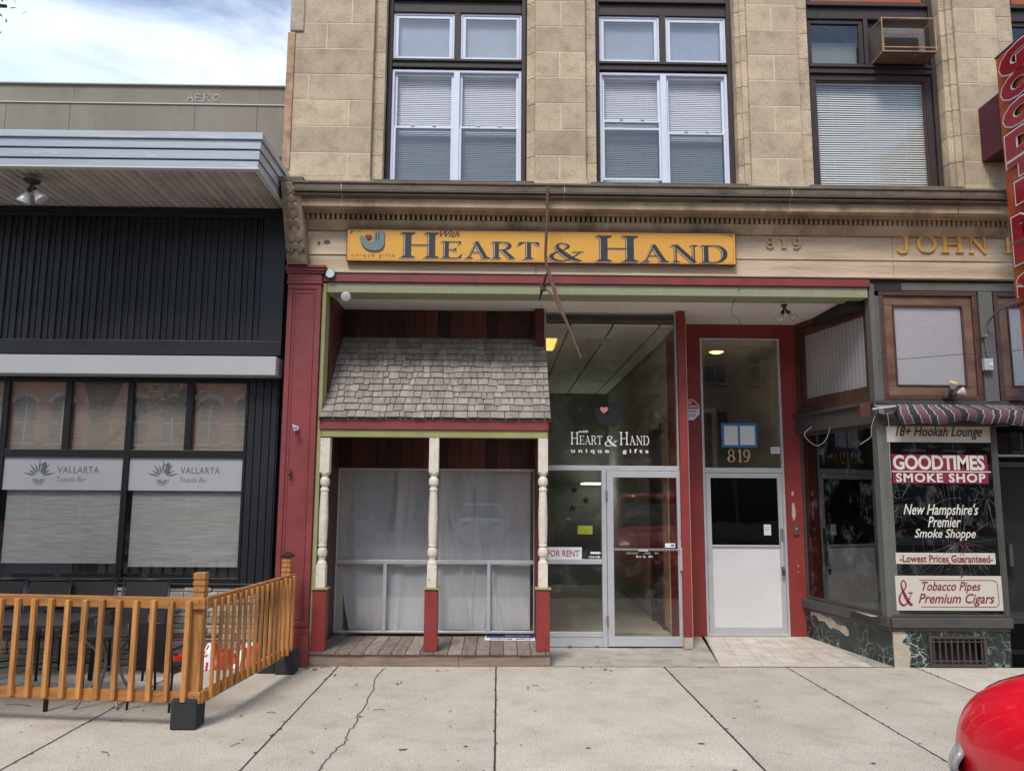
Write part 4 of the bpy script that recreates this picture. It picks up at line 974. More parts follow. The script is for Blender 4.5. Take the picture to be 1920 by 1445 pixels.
# lettering on the cracked window glass, in the plane just in front of the pane
wsgn = thing('window_sign', 'smoke shop sign lettered in cream and maroon on the cracked glass', 'sign', (gx0s+.5, .01, zl1))
YG = -.0045+.016
GX = lambda px, py: X(px, py, YG)
def gbox(name, m, px0_, py0_, px1_, py1_, y=YG, dp=.002):
    a, b = P(px0_, py0_, y), P(px1_, py1_, y); return MB().box(a.x, b.x, y, y+dp, a.z, b.z).build(name, m, wsgn, .0)
cx0, cx1 = X(1664, 900, YG), X(1864, 900, YG)
Zw = lambda py: Z(1770, py, YG)
MB().box(cx0+.02, cx1-.0, YG, YG+.002, Zw(829), Zw(795)).build('top_board', 'cardcream', wsgn)
MB().box(cx0+.02, cx1+.0, YG, YG+.002, Zw(1144), Zw(1079)).build('bottom_board', 'cardcream', wsgn)
MB().box(cx0+.06, cx1-.06, YG, YG+.002, Zw(906), Zw(852)).build('maroon_board', 'wine', wsgn)
MB().box(cx0+.04, cx1-.05, YG, YG+.002, Zw(1057), Zw(1036)).build('middle_board', 'cardcream', wsgn)
q = MB(); q.box(cx0+.004, cx0+.013, YG, YG+.002, Zw(1079), Zw(830)); q.box(cx1-.004, cx1+.005, YG, YG+.002, Zw(1079), Zw(830)); q.build('border', 'lettercream', wsgn)
def wtext(name, body, a, b, y0, y1, m, shear=0, bold=0, sp_=1):
    ox = cx0+(cx1-cx0)*a; text(body, Vector((ox, YG, Zw(y1))), (cx1-cx0)*(b-a), Zw(y0)-Zw(y1), dep=.003, shear=shear, bold=bold, spacing=sp_).build(name, m, wsgn)
wtext('lettering', '18+ Hookah Lounge', .1, .92, 799, 824, 'darkink', .35, .012)
wtext('lettering', 'GOODTIMES', .06, .92, 853, 881, 'lettercream', 0, .03, .95)
q = MB(); q.box(cx0+.05, cx1-.03, YG-.002, YG, Zw(885), Zw(883)); q.build('rule', 'lettercream', wsgn)
wtext('lettering', 'SMOKE SHOP', .08, .92, 887, 904, 'lettercream', 0, .03, 1.15)
wtext('lettering', "New Hampshire's", .13, .83, 944, 971, 'lettercream', .35, .012)
wtext('lettering', 'Premier', .35, .66, 968, 988, 'lettercream', .35, .012)
wtext('lettering', 'Smoke Shoppe', .22, .79, 991, 1013, 'lettercream', .35, .012)
wtext('lettering', '-Lowest Prices Guaranteed-', .07, .93, 1040, 1054, 'wine', 0, .02)
wtext('lettering', 'Tobacco Pipes', .26, .8, 1090, 1112, 'wine', .35, .012)
wtext('lettering', 'Premium Cigars', .22, .92, 1112, 1136, 'wine', .35, .012)
q = MB(); nn_ = Vector((0, -1, 0))
for pts in ([(.24, 1087), (.92, 1087)], [(.92, 1087), (.95, 1090), (.955, 1095)], [(.955, 1095), (.96, 1128)], [(.96, 1128), (.95, 1134), (.93, 1137)], [(.93, 1137), (.24, 1137)]):
    q.tube([(cx0+(cx1-cx0)*u_, YG-.002, Zw(v_)) for u_, v_ in pts], .003, 4)
q.build('rule', 'wine', wsgn)
serif_text('&', Vector((cx0+.045, YG, Zw(1134))), Zw(1088)-Zw(1134), .17, dep=.003).build('ampersand', 'wine', wsgn)
# cracks radiating in the glass
rs = random.Random(3); q = MB(); ccx, ccz = X(1800, 1010, YG), Zw(1015)
for (ox_, oz_, n_, r_) in ((ccx, ccz, 34, .62), (cx0+.12, Zw(940), 22, .3), (cx1-.1, Zw(930), 18, .35)):
    for k in range(n_):
        a = rs.uniform(0, 6.28); r0_ = rs.uniform(.02, .08); r1_ = r_*rs.uniform(.35, 1); pts = []
        for j in range(5):
            rr_ = r0_+(r1_-r0_)*j/4; aa = a+rs.uniform(-.05, .05); pts.append((min(max(ox_+math.cos(aa)*rr_, cx0+.01), cx1-.0), YG-.0035, min(max(oz_+math.sin(aa)*rr_*1.1, Zw(1140)), Zw(830))))
        q.tube(pts, .0005, 3, cap=False)
    for k in range(9):
        r0_ = r_*(.12+.09*k); a0_ = rs.uniform(0, 6); pts = []
        for j in range(8):
            a = a0_+j*.14; pts.append((min(max(ox_+math.cos(a)*r0_, cx0+.01), cx1), YG-.0035, min(max(oz_+math.sin(a)*r0_, Zw(1140)), Zw(830))))
        q.tube(pts, .0004, 3, cap=False)
q.build('glass_cracks', 'wire', wsgn)
q = MB()
for k in range(60):
    a = rs.uniform(0, 6.28); r_ = abs(rs.gauss(0, .075)); x_, z_ = ccx+.0+math.cos(a)*r_, ccz-.02+math.sin(a)*r_*1.1-(.35*rs.random()**3); s_ = rs.uniform(.003, .011)
    q.add([(x_-s_, YG-.0038, z_), (x_+s_*rs.uniform(-.3, .5), YG-.0038, z_-s_), (x_+s_, YG-.0038, z_+s_*.3), (x_-s_*.2, YG-.0038, z_+s_)], [(0, 1, 2, 3)])
q.build('red_smear', 'wine', wsgn)

# ================================================================== WOODEN PORCH over the display window
po = thing('wooden_porch', 'small wooden porch with shingled roof, turned cream posts and plank deck', 'porch', (X(813, 1217, 0), .4, 0))
DZ = .15
dk0, dk1 = X(578, 1225, 0)+.0, X(1032, 1225, 0)
dm = MB(); x = dk0
while x < dk1-.02:
    x2 = min(x+.145, dk1); dm.box(x+.003, x2-.003, -.035+random.uniform(-.006, .004), YS-.03, DZ-.03, DZ+random.uniform(-.002, .002), random.random()); x = x2
dm.build('deck', 'deck', po, .003)
q = MB(); q.box(dk0+.005, X(860, 1240, 0), -.012, .02, .002, DZ-.032); q.box(X(860, 1240, 0)+.003, dk1-.003, -.012, .02, .002, DZ-.032); q.build('deck_face', 'deck_face', po, .004)
# posts
def porch_post(px_t, px_b):
    xc = (X(px_t, 840, .04)+X(px_b, 1200, .04))/2; yc = .045
    zt_, z1, z2, z3, z4 = Z(px_t, 821, .04), Z(px_t, 886, .04), Z(px_t, 1058, .04), Z(px_t, 1104, .04), DZ+.002
    o = MB().box(xc-.052, xc+.052, yc-.052, yc+.052, z1, zt_)
    H = z1-z2
    prof = [(.052, 0), (.052, .015), (.036, .03), (.034, .05), (.05, .07), (.054, .1), (.05, .13), (.036, .15), (.034, .165), (.046, .18), (.046, .195), (.04, .21), (.044, .3), (.05, .5), (.046, .72), (.042, .78), (.046, .79), (.046, .8), (.036, .815), (.05, .84), (.054, .87), (.05, .9), (.036, .925), (.034, .95), (.052, .98), (.052, 1.0)]
    o.lathe([(r, z1-H*(h)) for r, h in prof], (xc, yc, 0), (0, 0, 1), 20)
    o.box(xc-.05, xc+.05, yc-.05, yc+.05, z3+.018, z2)
    pp = o.build('post', 'cream', po, .004)
    MB().box(xc-.085, xc+.085, yc-.08, yc+.085, z3, z3+.018).build('post_cap', 'green_trim', pp, .004)
    MB().box(xc-.07, xc+.07, yc-.065, yc+.07, z4, z3-.001).build('post_plinth', 'red_door', pp, .004)
    return xc
pxs = [porch_post(610, 599), porch_post(814, 808), porch_post(1017, 1019)]
x0, x1 = pxs[0]-.065, pxs[2]+.055
zb_g, zb_r, zb_t = Z(820, 820, 0), Z(820, 806, 0), Z(820, 786, 0)
box('green_beam', 'green_trim', po, x0+.02, x1-.005, -.01, .09, zb_g, zb_r-.001, .004)
box('red_fascia', 'red', po, x0, x1, -.03, .1, zb_r, zb_t, .005)
box('porch_lining', 'plank', po, x0+.02, x1-.03, .1, YS-.03, zb_t-.03, zb_t-.01)
# shingled roof
ze, zrg = Z(820, 784, -.05), Z(830, 633, YS-.04)
ye, yrg = -.06, YS-.04
sl_ = Vector((0, yrg-ye, zrg-ze)); Ls_ = sl_.length; sl_.normalize(); nr = Vector((0, -sl_.z, sl_.y))
rx0, rx1 = X(598, 783, -.06), X(1033, 783, -.06)
base = MB(); pA = [Vector((rx0+.01, ye+.01, ze+.0)), Vector((rx1-.01, ye+.01, ze)), Vector((rx1-.01, yrg, zrg)), Vector((rx0+.01, yrg, zrg))]
base.add([p-nr*.02 for p in pA]+[p-nr*.04 for p in pA], [(0, 1, 2, 3), (7, 6, 5, 4), (0, 4, 5, 1), (1, 5, 6, 2), (2, 6, 7, 3), (3, 7, 4, 0)])
ro = base.build('roof', 'deck_face', po)
sh = MB(); nc = 13; cl_ = Ls_/nc
for c_ in range(nc):
    x = rx0-random.uniform(0, .02); s0 = c_*cl_
    while x < rx1-.012:
        wd = random.choice([.06, .075, .09, .105, .12, .14, .155]); x2 = min(x+wd, rx1+random.uniform(-.004, .006))
        if rx1-x2 < .035: x2 = rx1
        dr = random.choice([0, 0, .0, .014, .022, -.006]) if c_ else random.uniform(-.004, .004)
        a0 = max(s0-dr, -.01); a1 = min(s0+cl_*1.5, Ls_-.001); th = .008+random.uniform(0, .004); lift = .006
        o_ = Vector((0, ye, ze)); g_ = .0035; tw = random.uniform(-.004, .004)
        b0 = [o_+Vector((x+g_, 0, 0))+sl_*(a0+tw)+nr*lift, o_+Vector((x2-g_, 0, 0))+sl_*(a0-tw)+nr*lift, o_+Vector((x2-g_, 0, 0))+sl_*a1-nr*.012, o_+Vector((x+g_, 0, 0))+sl_*a1-nr*.012]
        t_ = [b0[0]+nr*th, b0[1]+nr*th, b0[2]+nr*.006, b0[3]+nr*.006]
        sh.add(b0+t_, [(3, 2, 1, 0), (4, 5, 6, 7), (0, 1, 5, 4), (1, 2, 6, 5), (2, 3, 7, 6), (3, 0, 4, 7)], random.random())
        x = x2
sh.build('shingles', 'shingle', ro)
q = MB(); 
for xx in (rx0+.0, rx1-.012):
    a = [Vector((xx, ye, ze)), Vector((xx, yrg, zrg)), Vector((xx, yrg, ze-.03)), Vector((xx, ye, ze-.03))]
    q.add([*a, *[p+Vector((.012, 0, 0)) for p in a]], [(0, 1, 2, 3), (7, 6, 5, 4), (0, 4, 5, 1), (1, 5, 6, 2), (2, 6, 7, 3), (3, 7, 4, 0)])
q.build('gable_board', 'plank', po)

# ================================================================== LEFT BUILDING (bar)
lb = thing('bar_building', 'low bar building with metal canopy, black ribbed siding and black framed windows', 'building', (-6, .5, 0))
LX = -9.5; YB = .12
rxw = X(531, 600, YB)
zL = lambda py, Y=YB: Z(250, py, Y)
# parapet
zp_t, zp_m, zp_b = Z(260, 160, .35), Z(260, 194, .35), zL(330)
q = MB(); x = LX
seams = [LX, -8.2, -6.9, X(10, 220, .35), X(130, 220, .35), X(365, 220, .35), X(482, 220, .35), rxw+.12]
for a, b in zip(seams, seams[1:]): q.box(a+.002, b-.002, .35, .6, zp_b, zp_m-.012, random.random())
seams = [LX, X(138, 180, .35), X(487, 180, .35), rxw+.12]
for a, b in zip(seams, seams[1:]): q.box(a+.001, b-.001, .36, .6, zp_m+.001, zp_t, random.random())
q.build('parapet_wall', 'parapet', lb, .002)
q = MB(); q.box(LX, rxw+.12, .335, .36, zp_m-.012, zp_m); q.box(LX, rxw+.12, .33, .65, zp_t, zp_t+.018); q.build('parapet_coping', 'canopy_edge', lb, .004)
q = MB(); gr = [[(0, 0), (.04, .13), (.08, 0)], [(.015, .05), (.075, .055)], [(.18, .115), (.115, .12), (.11, .005), (.19, .0)], [(.11, .06), (.16, .065)], [(.23, 0), (.235, .125), (.275, .13), (.305, .105), (.285, .072), (.237, .064), (.31, .0)], [(.42, .115), (.375, .11), (.35, .06), (.375, .012), (.425, .015), (.45, .07), (.42, .115)]]
gp = P(351, 190, .355)
for st_ in gr: q.tube([gp+Vector((a*.85, -.004, b*.75+random.uniform(-.002, .002))) for a, b in st_], .0035, 4)
q.build('scrawl', 'signwhite', lb)
# canopy
cx1_ = X(485, 290, -1.0); Yc = -1.0
zc_t, zc_b = Z(300, 250, Yc), Z(300, 316, Yc)
H = zc_t-zc_b
bands = [(.0, .22, .012), (.3, .56, .004), (.29, .3, -.03)]
q = MB()
def ring_band(mb, z0, z1, o, t=.5):
    mb.box(LX, cx1_+o, Yc-o, Yc+.06, z0, z1, t); mb.box(cx1_+o-.06, cx1_+o, Yc+.0601, .34, z0, z1, t)
ring_band(q, zc_b+.02, zc_b+H*.24, .0); ring_band(q, zc_b+H*.275, zc_b+H*.52, .012); ring_band(q, zc_b+H*.555, zc_b+H*.8, .024); ring_band(q, zc_b+H*.81, zc_t, .045)
ca = q.build('canopy', 'canopy', lb, .004)
q = MB(); ring_band(q, zc_b+H*.24+.001, zc_b+H*.275-.001, -.02); ring_band(q, zc_b+H*.52+.001, zc_b+H*.555-.001, -.01); ring_band(q, zc_b+H*.8+.001, zc_b+H*.81-.001, .01); q.build('groove', 'black', ca)
q = MB(); ring_band(q, zc_b, zc_b+.018, .01); q.build('drip_edge', 'canopy_edge', ca, .003)
q = MB(); x = cx1_-.07; 
while x > LX:
    q.box(x-.03, x, Yc+.061, YB+.05, zc_b+.012, zc_b+.03, random.random()); q.box(x-.088, x-.032, Yc+.061, YB+.05, zc_b+.004, zc_b+.03, random.random()); x -= .09
q.build('soffit', 'soffit', ca, .002)
box('canopy_roof', 'parapet', ca, LX, cx1_-.061, Yc+.061, .34, zc_t-.1, zc_t-.05)
# ribbed siding
zs_t, zs_b = zL(408), zL(638)
xs_r = X(492, 520, YB)
prof_ = []; x = xs_r; k = 0
while x > LX:
    for a, d in ((0, 0), (.014, 0), (.022, -.022), (.046, -.022), (.054, 0), (.085, 0)) if k % 2 else ((0, 0), (.012, 0), (.016, -.012), (.026, -.012), (.03, 0), (.06, 0)):
        prof_.append((x-a, YB+d))
    x -= .085 if k % 2 else .06; k += 1
q = MB(); o_ = 0
q.add([(a, y, zs_b) for a, y in prof_]+[(a, y, zs_t) for a, y in prof_], [(i+1, i, i+len(prof_), i+1+len(prof_)) for i in range(len(prof_)-1)])
q.build('ribbed_siding', 'blackmetal', lb)
q = MB(); q.box(LX, rxw, YB-.035, YB+.1, zL(665), zs_b-.001); q.box(xs_r, rxw, YB-.03, YB+.1, zs_b, zs_t); q.box(LX, rxw, YB-.02, YB+.1, zs_t, zc_b+.003)
q.box(LX, xs_r, YB-.05, YB+.0, zs_t-.001, zs_t+.03)
q.build('siding_trim', 'blackmetal', lb, .005)
box('backing', 'black', lb, LX, rxw+.1, YB+.101, .349, 0, zp_b+.3)
# grey band
zb0_, zb1_ = Z(250, 701, -.12), Z(250, 666, -.12)
bxr = X(517, 685, -.12)
q = MB(); q.add([(LX, -.12, zb0_), (bxr, -.12, zb0_), (rxw+.015, YB-.002, zb0_), (LX, YB-.002, zb0_), (LX, -.12, zb1_), (bxr, -.12, zb1_), (rxw+.015, YB-.002, zb1_), (LX, YB-.002, zb1_)], [(0, 3, 2, 1), (4, 5, 6, 7), (0, 1, 5, 4), (1, 2, 6, 5), (2, 3, 7, 6), (3, 0, 4, 7)])
q.build('grey_band', 'band', lb, .004)
# window wall
Yw = YB+.0
zw = lambda py: Z(240, py, Yw)
zA, zBm, zBm2, zC_ = zw(712), zw(843), zw(857), zw(1086)
xr_w = X(465, 800, Yw); vm = [X(239, 850, Yw)]
pitchw = X(239, 800, Yw)-X(5, 800, Yw)
f0 = MB(); mb_ = .022
xw_l = X(239, 850, Yw)-pitchw*2
frs = []
for n_, (a, b) in enumerate(((X(239, 850, Yw), xr_w), (X(239, 850, Yw)-pitchw, X(239, 850, Yw)), (X(239, 850, Yw)-2*pitchw, X(239, 850, Yw)-pitchw))):
    q = MB(); e_ = .035
    frame(q, a+.001, b-.001, Yw-.03, Yw+.06, zC_-.03, zA, .03, .05)
    q.box(a+.031, b-.031, Yw-.028, Yw+.06, zBm2, zBm); mid = (a+b)/2+.0
    q.box(mid-.035, mid+.035, Yw-.026, Yw+.06, zBm, zA-.03)
    f = q.build('window', 'blackframe', lb, .004)
    box('lower_pane', 'barglass', f, a+.031, b-.031, Yw+.0, Yw+.006, zC_+.02, zBm2, 0)
    for (c, d) in ((a+.031, mid-.035), (mid+.035, b-.031)):
        box('upper_pane', 'barglass_up', f, c, d, Yw+.0, Yw+.006, zBm, zA-.03, 0)
        box('roller_shade', 'shade2', f, c+.01, d-.012, Yw+.05, Yw+.053, zBm-.03, zA-.01, 0)
    box('frosted_band', 'frost', f, a+.034, b-.034, Yw-.004, Yw-.002, zw(919), zBm2-.001, 0)
    zsb = [zw(1062), zw(1056), zw(1058)][n_]
    box('roller_shade', 'shade', f, a+.07, b-.04, Yw+.04, Yw+.043, zsb+.01, zBm2+.01, 0)
    box('shade_rail', 'frost', f, a+.07, b-.04, Yw+.034, Yw+.05, zsb-.004, zsb+.009, .002)
    # plant-and-citrus emblem with lettering on the frosted band
    w0 = b-a; ex = a+w0*.31; ez = (zw(919)+zBm2)/2; hh = (zBm2-zw(919))
    q = MB(); yy = Yw-.0045
    for k in range(9):
        an = R(90+(k-4)*19); ln = hh*(.46 if k % 2 == 0 else .38)*(1.1 if k == 4 else 1); base_ = Vector((ex, yy, ez-hh*.1))
        dr_ = Vector((math.cos(an), 0, math.sin(an))); sd_ = Vector((-dr_.z, 0, dr_.x))
        if k in (2, 3) : pass
        q.add([base_+dr_*ln*.3-sd_*.004, base_+dr_*ln*.6-sd_*hh*.032, base_+dr_*ln*1.12, base_+dr_*ln*.6+sd_*hh*.032, base_+dr_*ln*.3+sd_*.004], [(0, 1, 2, 3, 4)] if False else [(4, 3, 2, 1, 0)])
    for k in range(5):
        a0, a1 = R(183+k*35.5), R(183+(k+1)*35.5-7); c_ = Vector((ex, yy, ez-hh*.16)); r_ = hh*.15
        q.add([c_+Vector((math.cos((a0+a1)/2), 0, math.sin((a0+a1)/2)))*.01]+[c_+Vector((math.cos(a0+(a1-a0)*j/4), 0, math.sin(a0+(a1-a0)*j/4)))*r_ for j in range(5)], [(0, 1, 2, 3, 4, 5)])
    for poly in ring(0, 0, hh*.2, hh*.2, .007, .007, 178, 362, 16): q.add([Vector((ex+u_, yy, ez-hh*.16+v_)) for u_, v_ in poly], [(0, 1, 2, 3)])
    blob = [(0, 0), (.06, .02), (.1, .1), (.07, .16), (.11, .22), (.1, .3), (.04, .34), (-.01, .3), (-.07, .27), (-.02, .22), (-.03, .12)]
    q.prism([(u_*hh*1.1, v_*hh*1.1) for u_, v_ in blob], Vector((ex+hh*.1, yy-.001, ez-hh*.02)), XR, ZU, 0)
    q.build('emblem', 'logo_grey', f)
    text('VALLARTA', Vector((a+w0*.455, yy, ez+hh*.01)), w0*.33, hh*.2, dep=.0005, bold=.006, spacing=1.1).build('lettering', 'logo_grey', f)
    text('Tequila Bar', Vector((a+w0*.455, yy, ez-hh*.3)), w0*.23, hh*.2, dep=.0005, shear=.4, bold=-.008).build('lettering', 'logo_grey', f)
box('window_sill', 'blackframe', lb, LX, xr_w+.3, Yw-.06, Yw+.06, zC_-.07, zC_-.031, .006)
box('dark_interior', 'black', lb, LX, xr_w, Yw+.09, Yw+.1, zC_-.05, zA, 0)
q = MB(); q.box(LX, rxw, Yw-.02, YB+.1, zA+.001, zb0_-.002); q.build('window_head', 'black', lb, .004)
# black ribbed sheet beside the windows
q = MB(); x = xr_w+.002
while x < rxw-.01:
    x2 = min(x+.085, rxw-.001); q.box(x, x2-.016, Yw-.02, Yw+.05, zC_-.072, zA-.001); q.box(x2-.0155, x2-.0005, Yw-.006, Yw+.05, zC_-.072, zA-.001); x = x2
q.build('side_siding', 'blackmetal', lb, .003)
q = MB()
for zz in (zw(720), zw(760), zw(802), zw(940), zw(980), zw(1025), zw(1080)):
    for xx in (xr_w+.02, xr_w+.05): q.lathe([(.005, 0), (.003, .004)], (xx, Yw-.02, zz), (0, -1, 0), 8)
q.build('screw_heads', 'chrome', lb)
# stone veneer foot wall
q = MB(); z = 0; zt_v = zC_-.073; rs = random.Random(2)
while z < zt_v-.01:
    h_ = min(rs.choice([.05, .07, .09]), zt_v-z); x = LX
    while x < rxw-.1:
        x2 = min(x+rs.uniform(.12, .35), rxw-.1); q.box(x+.003, x2-.003, Yw-.05+rs.uniform(-.012, .012), .2, z+.003, z+h_-.003, rs.random()); x = x2
    z += h_
q.build('stone_veneer', 'fieldstone', lb, .006)
box('veneer_end', 'black', lb, rxw-.1, rxw, Yw-.03, .2, 0, zC_-.073)
q = MB().tube([(LX, -.02, .3), (-2.9, -.02, .3)], .02, 10); q.build('rusty_pipe', 'rust', lb, smooth=True)

# ================================================================== lamps under soffits
def par_light(label, c, nrm, heads, m_sh='bulb', m_face='white', size=.06, group=None, base_r=.055):
    t = thing('flood_light', label, 'flood light', c, group)
    nrm = Vector(nrm).normalized(); c = Vector(c)
    MB().lathe([(base_r, 0), (base_r, .012), (base_r*.7, .03), (base_r*.3, .04)], c, nrm, 20).build('base', 'iron', t, smooth=False)
    for hd_, face in heads:
        d = Vector(hd_).normalized(); k0 = c+nrm*.03; k1 = k0+nrm*.02+d*.035
        q = MB().tube([k0, k1], .011, 8); q.lathe([(.02, 0), (.022, .045)], k1, d, 14); q.build('arm', 'iron', t)
        k2 = k1+d*.045; s = size
        hq = MB(); hq.lathe([(s*.38, 0), (s*.45, s*.35), (s*.85, s*1.1), (s*.98, s*1.5), (s, s*1.62)], k2, d, 24); h = hq.build('bulb', m_sh, t, smooth=True)
        MB().lathe([(s*.95, s*1.621), (s*.8, s*1.68), (s*.4, s*1.74), (.002, s*1.76)], k2, d, 24).build('bulb_face', face, h, smooth=True)
    return t
par_light('twin white flood light on the ribbed soffit of the metal canopy', P(60, 338, -.78), (0, 0, -1), [((-.42, .1, -1), 'bulb'), ((.62, .1, -.85), 'bulb')], size=.072, base_r=.08)
par_light('single round white flood light at the left end under the green lintel', P(652, 549, .12)+Vector((0, 0, .02)), (0, 0, -1), [((.08, -1, -.35), 'bulb')], size=.055, base_r=.03)
par_light('twin silver flood light under the recess ceiling above the white door', P(1470, 571, .35), (0, 0, -1), [((-.55, -.3, -1), 'bulb'), ((.7, -.3, -.8), 'bulb')], m_sh='bulb', size=.05, base_r=.035)
par_light('twin flood light with a yellow bulb on the tin panel frame above the striped awning', P(1775, 743, -.01), (0, -1, 0), [((.15, -.5, .9), 'lamp_yellow'), ((.75, -.6, .25), 'lamp_yellow')], size=.05, base_r=.045)

# ================================================================== hanging shop sign
YGn = -.075
sA, sB, sC, sD = P(650, 426, YGn), P(1380, 440, YGn), P(1380, 500, YGn), P(650, 486, YGn)
sgx0, sgx1 = (sA.x+sD.x)/2, (sB.x+sC.x)/2; sgz1, sgz0 = (sA.z+sB.z)/2, (sC.z+sD.z)/2
sgn = thing('shop_sign', 'long yellow gift shop sign board with a hand emblem above the red beam', 'sign', ((sgx0+sgx1)/2, YGn, sgz0))
xmid = X(1053, 460, YGn)
q = MB(); q.box(sgx0+.008, xmid-.0007, YGn, -.045, sgz0+.008, sgz1-.008); q.box(xmid+.0007, sgx1-.008, YGn, -.045, sgz0+.008, sgz1-.008); q.build('board', 'yellow', sgn)
q = MB(); frame(q, sgx0, sgx1, YGn-.003, -.019, sgz0, sgz1, .008); q.box(sgx0+.01, sgx1-.01, -.044, -.02, sgz0+.01, sgz1-.01); q.build('rim', 'signrim', sgn)
q = MB(); frame(q, sgx0+.028, sgx1-.028, YGn-.0008, YGn, sgz0+.022, sgz1-.022, .0022); q.build('pinstripe', 'signbrown', sgn)
SH = sgz1-sgz0
def sx_(px): return X(px, 460, YGn)
def sign_word(body, pxa, pxb, pyb, pyt, small=.67, T=.165):
    o = Vector((sx_(pxa), YGn, Z((pxa+pxb)/2, pyb, YGn))); h = Z((pxa+pxb)/2, pyt, YGn)-o.z; wd = sx_(pxb)-sx_(pxa)
    serif_text(body, o, h, wd, dep=.001, small=small, T=T, dx=-.018, dy=-.011, off=.00008).build('letter_shadow', 'signbrown', sgn)
    serif_text(body, o, h, wd, dep=.0018, small=small, T=T+.0, dx=-.007, dy=-.0045, off=.00008).build('letter_outline', 'cardcream', sgn)
    serif_text(body, o, h, wd, dep=.0026, small=small, T=T, off=.00008).build('lettering', 'signblack', sgn)
sign_word('Heart', 752, 1015, 485, 437)
sign_word('&', 1030, 1100, 489, 456)
sign_word('Hand', 1118, 1370, 492, 443)
text('With', Vector((sx_(824), YGn, Z(840, 445, YGn))), sx_(862)-sx_(824), Z(840, 433, YGn)-Z(840, 445, YGn), dep=.004, shear=.5, bold=.006).build('lettering', 'signblack', sgn)
text('unique gifts', Vector((sx_(660), YGn, Z(700, 484, YGn))), sx_(740)-sx_(660), Z(700, 474, YGn)-Z(700, 484, YGn), dep=.002, spacing=1.5).build('lettering', 'signbrown', sgn)
def hand_poly(s):
    """palm, curled thumb at the left and four upright fingers at the right; unit square"""
    a = [(.0, .62), (.03, .7), (.1, .74), (.18, .7), (.24, .56), (.32, .48), (.42, .44), (.52, .44)]
    fingers = []
    xs = [.56, .68, .8]
    a += [(.56, .5), (.58, .72), (.6, .9), (.63, .95), (.66, .9), (.665, .5), (.685, .5), (.69, .92), (.72, .99), (.755, .97), (.765, .5), (.785, .5), (.79, .93), (.82, .98), (.86, .96), (.885, .9), (.9, .93), (.94, .97), (.985, .93), (1.0, .8), (1.0, .35), (.94, .15), (.82, .04), (.62, -.0), (.42, .02), (.24, .12), (.1, .3)]
    return [(u_*s, v_*s) for u_, v_ in a]
def heart_poly(s):
    return [(s*.5+s*.03*16*math.sin(t_)**3, s*.5+s*.03*(13*math.cos(t_)-5*math.cos(2*t_)-2*math.cos(3*t_)-math.cos(4*t_))) for t_ in [2*math.pi*k/28 for k in range(28)]]
ho = Vector((sx_(674), YGn-.02, Z(700, 471, YGn))); hs = sx_(721)-sx_(674)
MB().prism([(a, b*.86) for a, b in hand_poly(hs)], ho, XR, ZU, .015).build('hand_emblem', 'signgrey', sgn, .003)
MB().prism(heart_poly(.075), ho+Vector((hs*.22, .002, hs*.44)), XR, ZU, .02).build('heart_emblem', 'heart', sgn, .002)
q = MB()
for sx2, zz_, d in ((sgx0+.035, sgz1-.03, 1), (sgx1-.035, sgz1-.03, -1)):
    for r0_ in (.02, .011):
        q.tube([(sx2+d*(.02+math.cos(a*.35)*r0_), YGn-.002, zz_-.005+math.sin(a*.35)*r0_*.8) for a in range(15)], .0018, 4)
    q.tube([(sx2+d*.03, YGn-.002, zz_), (sx2+d*.06, YGn-.002, zz_+.012), (sx2+d*.09, YGn-.002, zz_-.004), (sx2+d*.12, YGn-.002, zz_+.008)], .0018, 4)
q.build('corner_scroll', 'signblack', sgn)

# gilt numbers and name letters on the frieze
def frieze_letters(nm, label, chars, m_, T_, hpy, edge):
    a = chars[0]; t = thing(nm, label, 'lettering', P(a[1], a[4], -.005))
    for ch, p0_, p1_, yt, yb in chars:
        o = P(p0_, yb, -.004); h = Z((p0_+p1_)/2, yt, -.004)-Z((p0_+p1_)/2, yb, -.004); wd = X(p1_, yb, -.004)-o.x
        q = MB(); g, wdt = glyph(ch, T_, .07); k = 0
        for poly in g:
            if poly: q.prism([(x_*wd/(wdt-.05), y_*h) for x_, y_ in poly], o+Vector((0, -.018-.0004*(k % 5), 0)), XR, ZU, .016); k += 1
        q.build('numeral' if ch.isdigit() else 'letter', m_, t)
    return t
frieze_letters('address_numbers', 'small weathered brass house number 819 on the stone frieze', [('8', 1436, 1451, 447, 466), ('1', 1461, 1474, 447, 466), ('9', 1485, 1502, 447, 467)], 'oldgold', .2, 0, 0)
frieze_letters('name_lettering', 'large gilt letters JOHN B on the stone frieze right of the house number', [('J', 1681, 1708, 443, 473), ('O', 1718, 1756, 442, 474), ('H', 1764, 1806, 443, 474), ('N', 1814, 1851, 443, 475), ('B', 1883, 1912, 444, 475)], 'gold', .15, 0, 0)

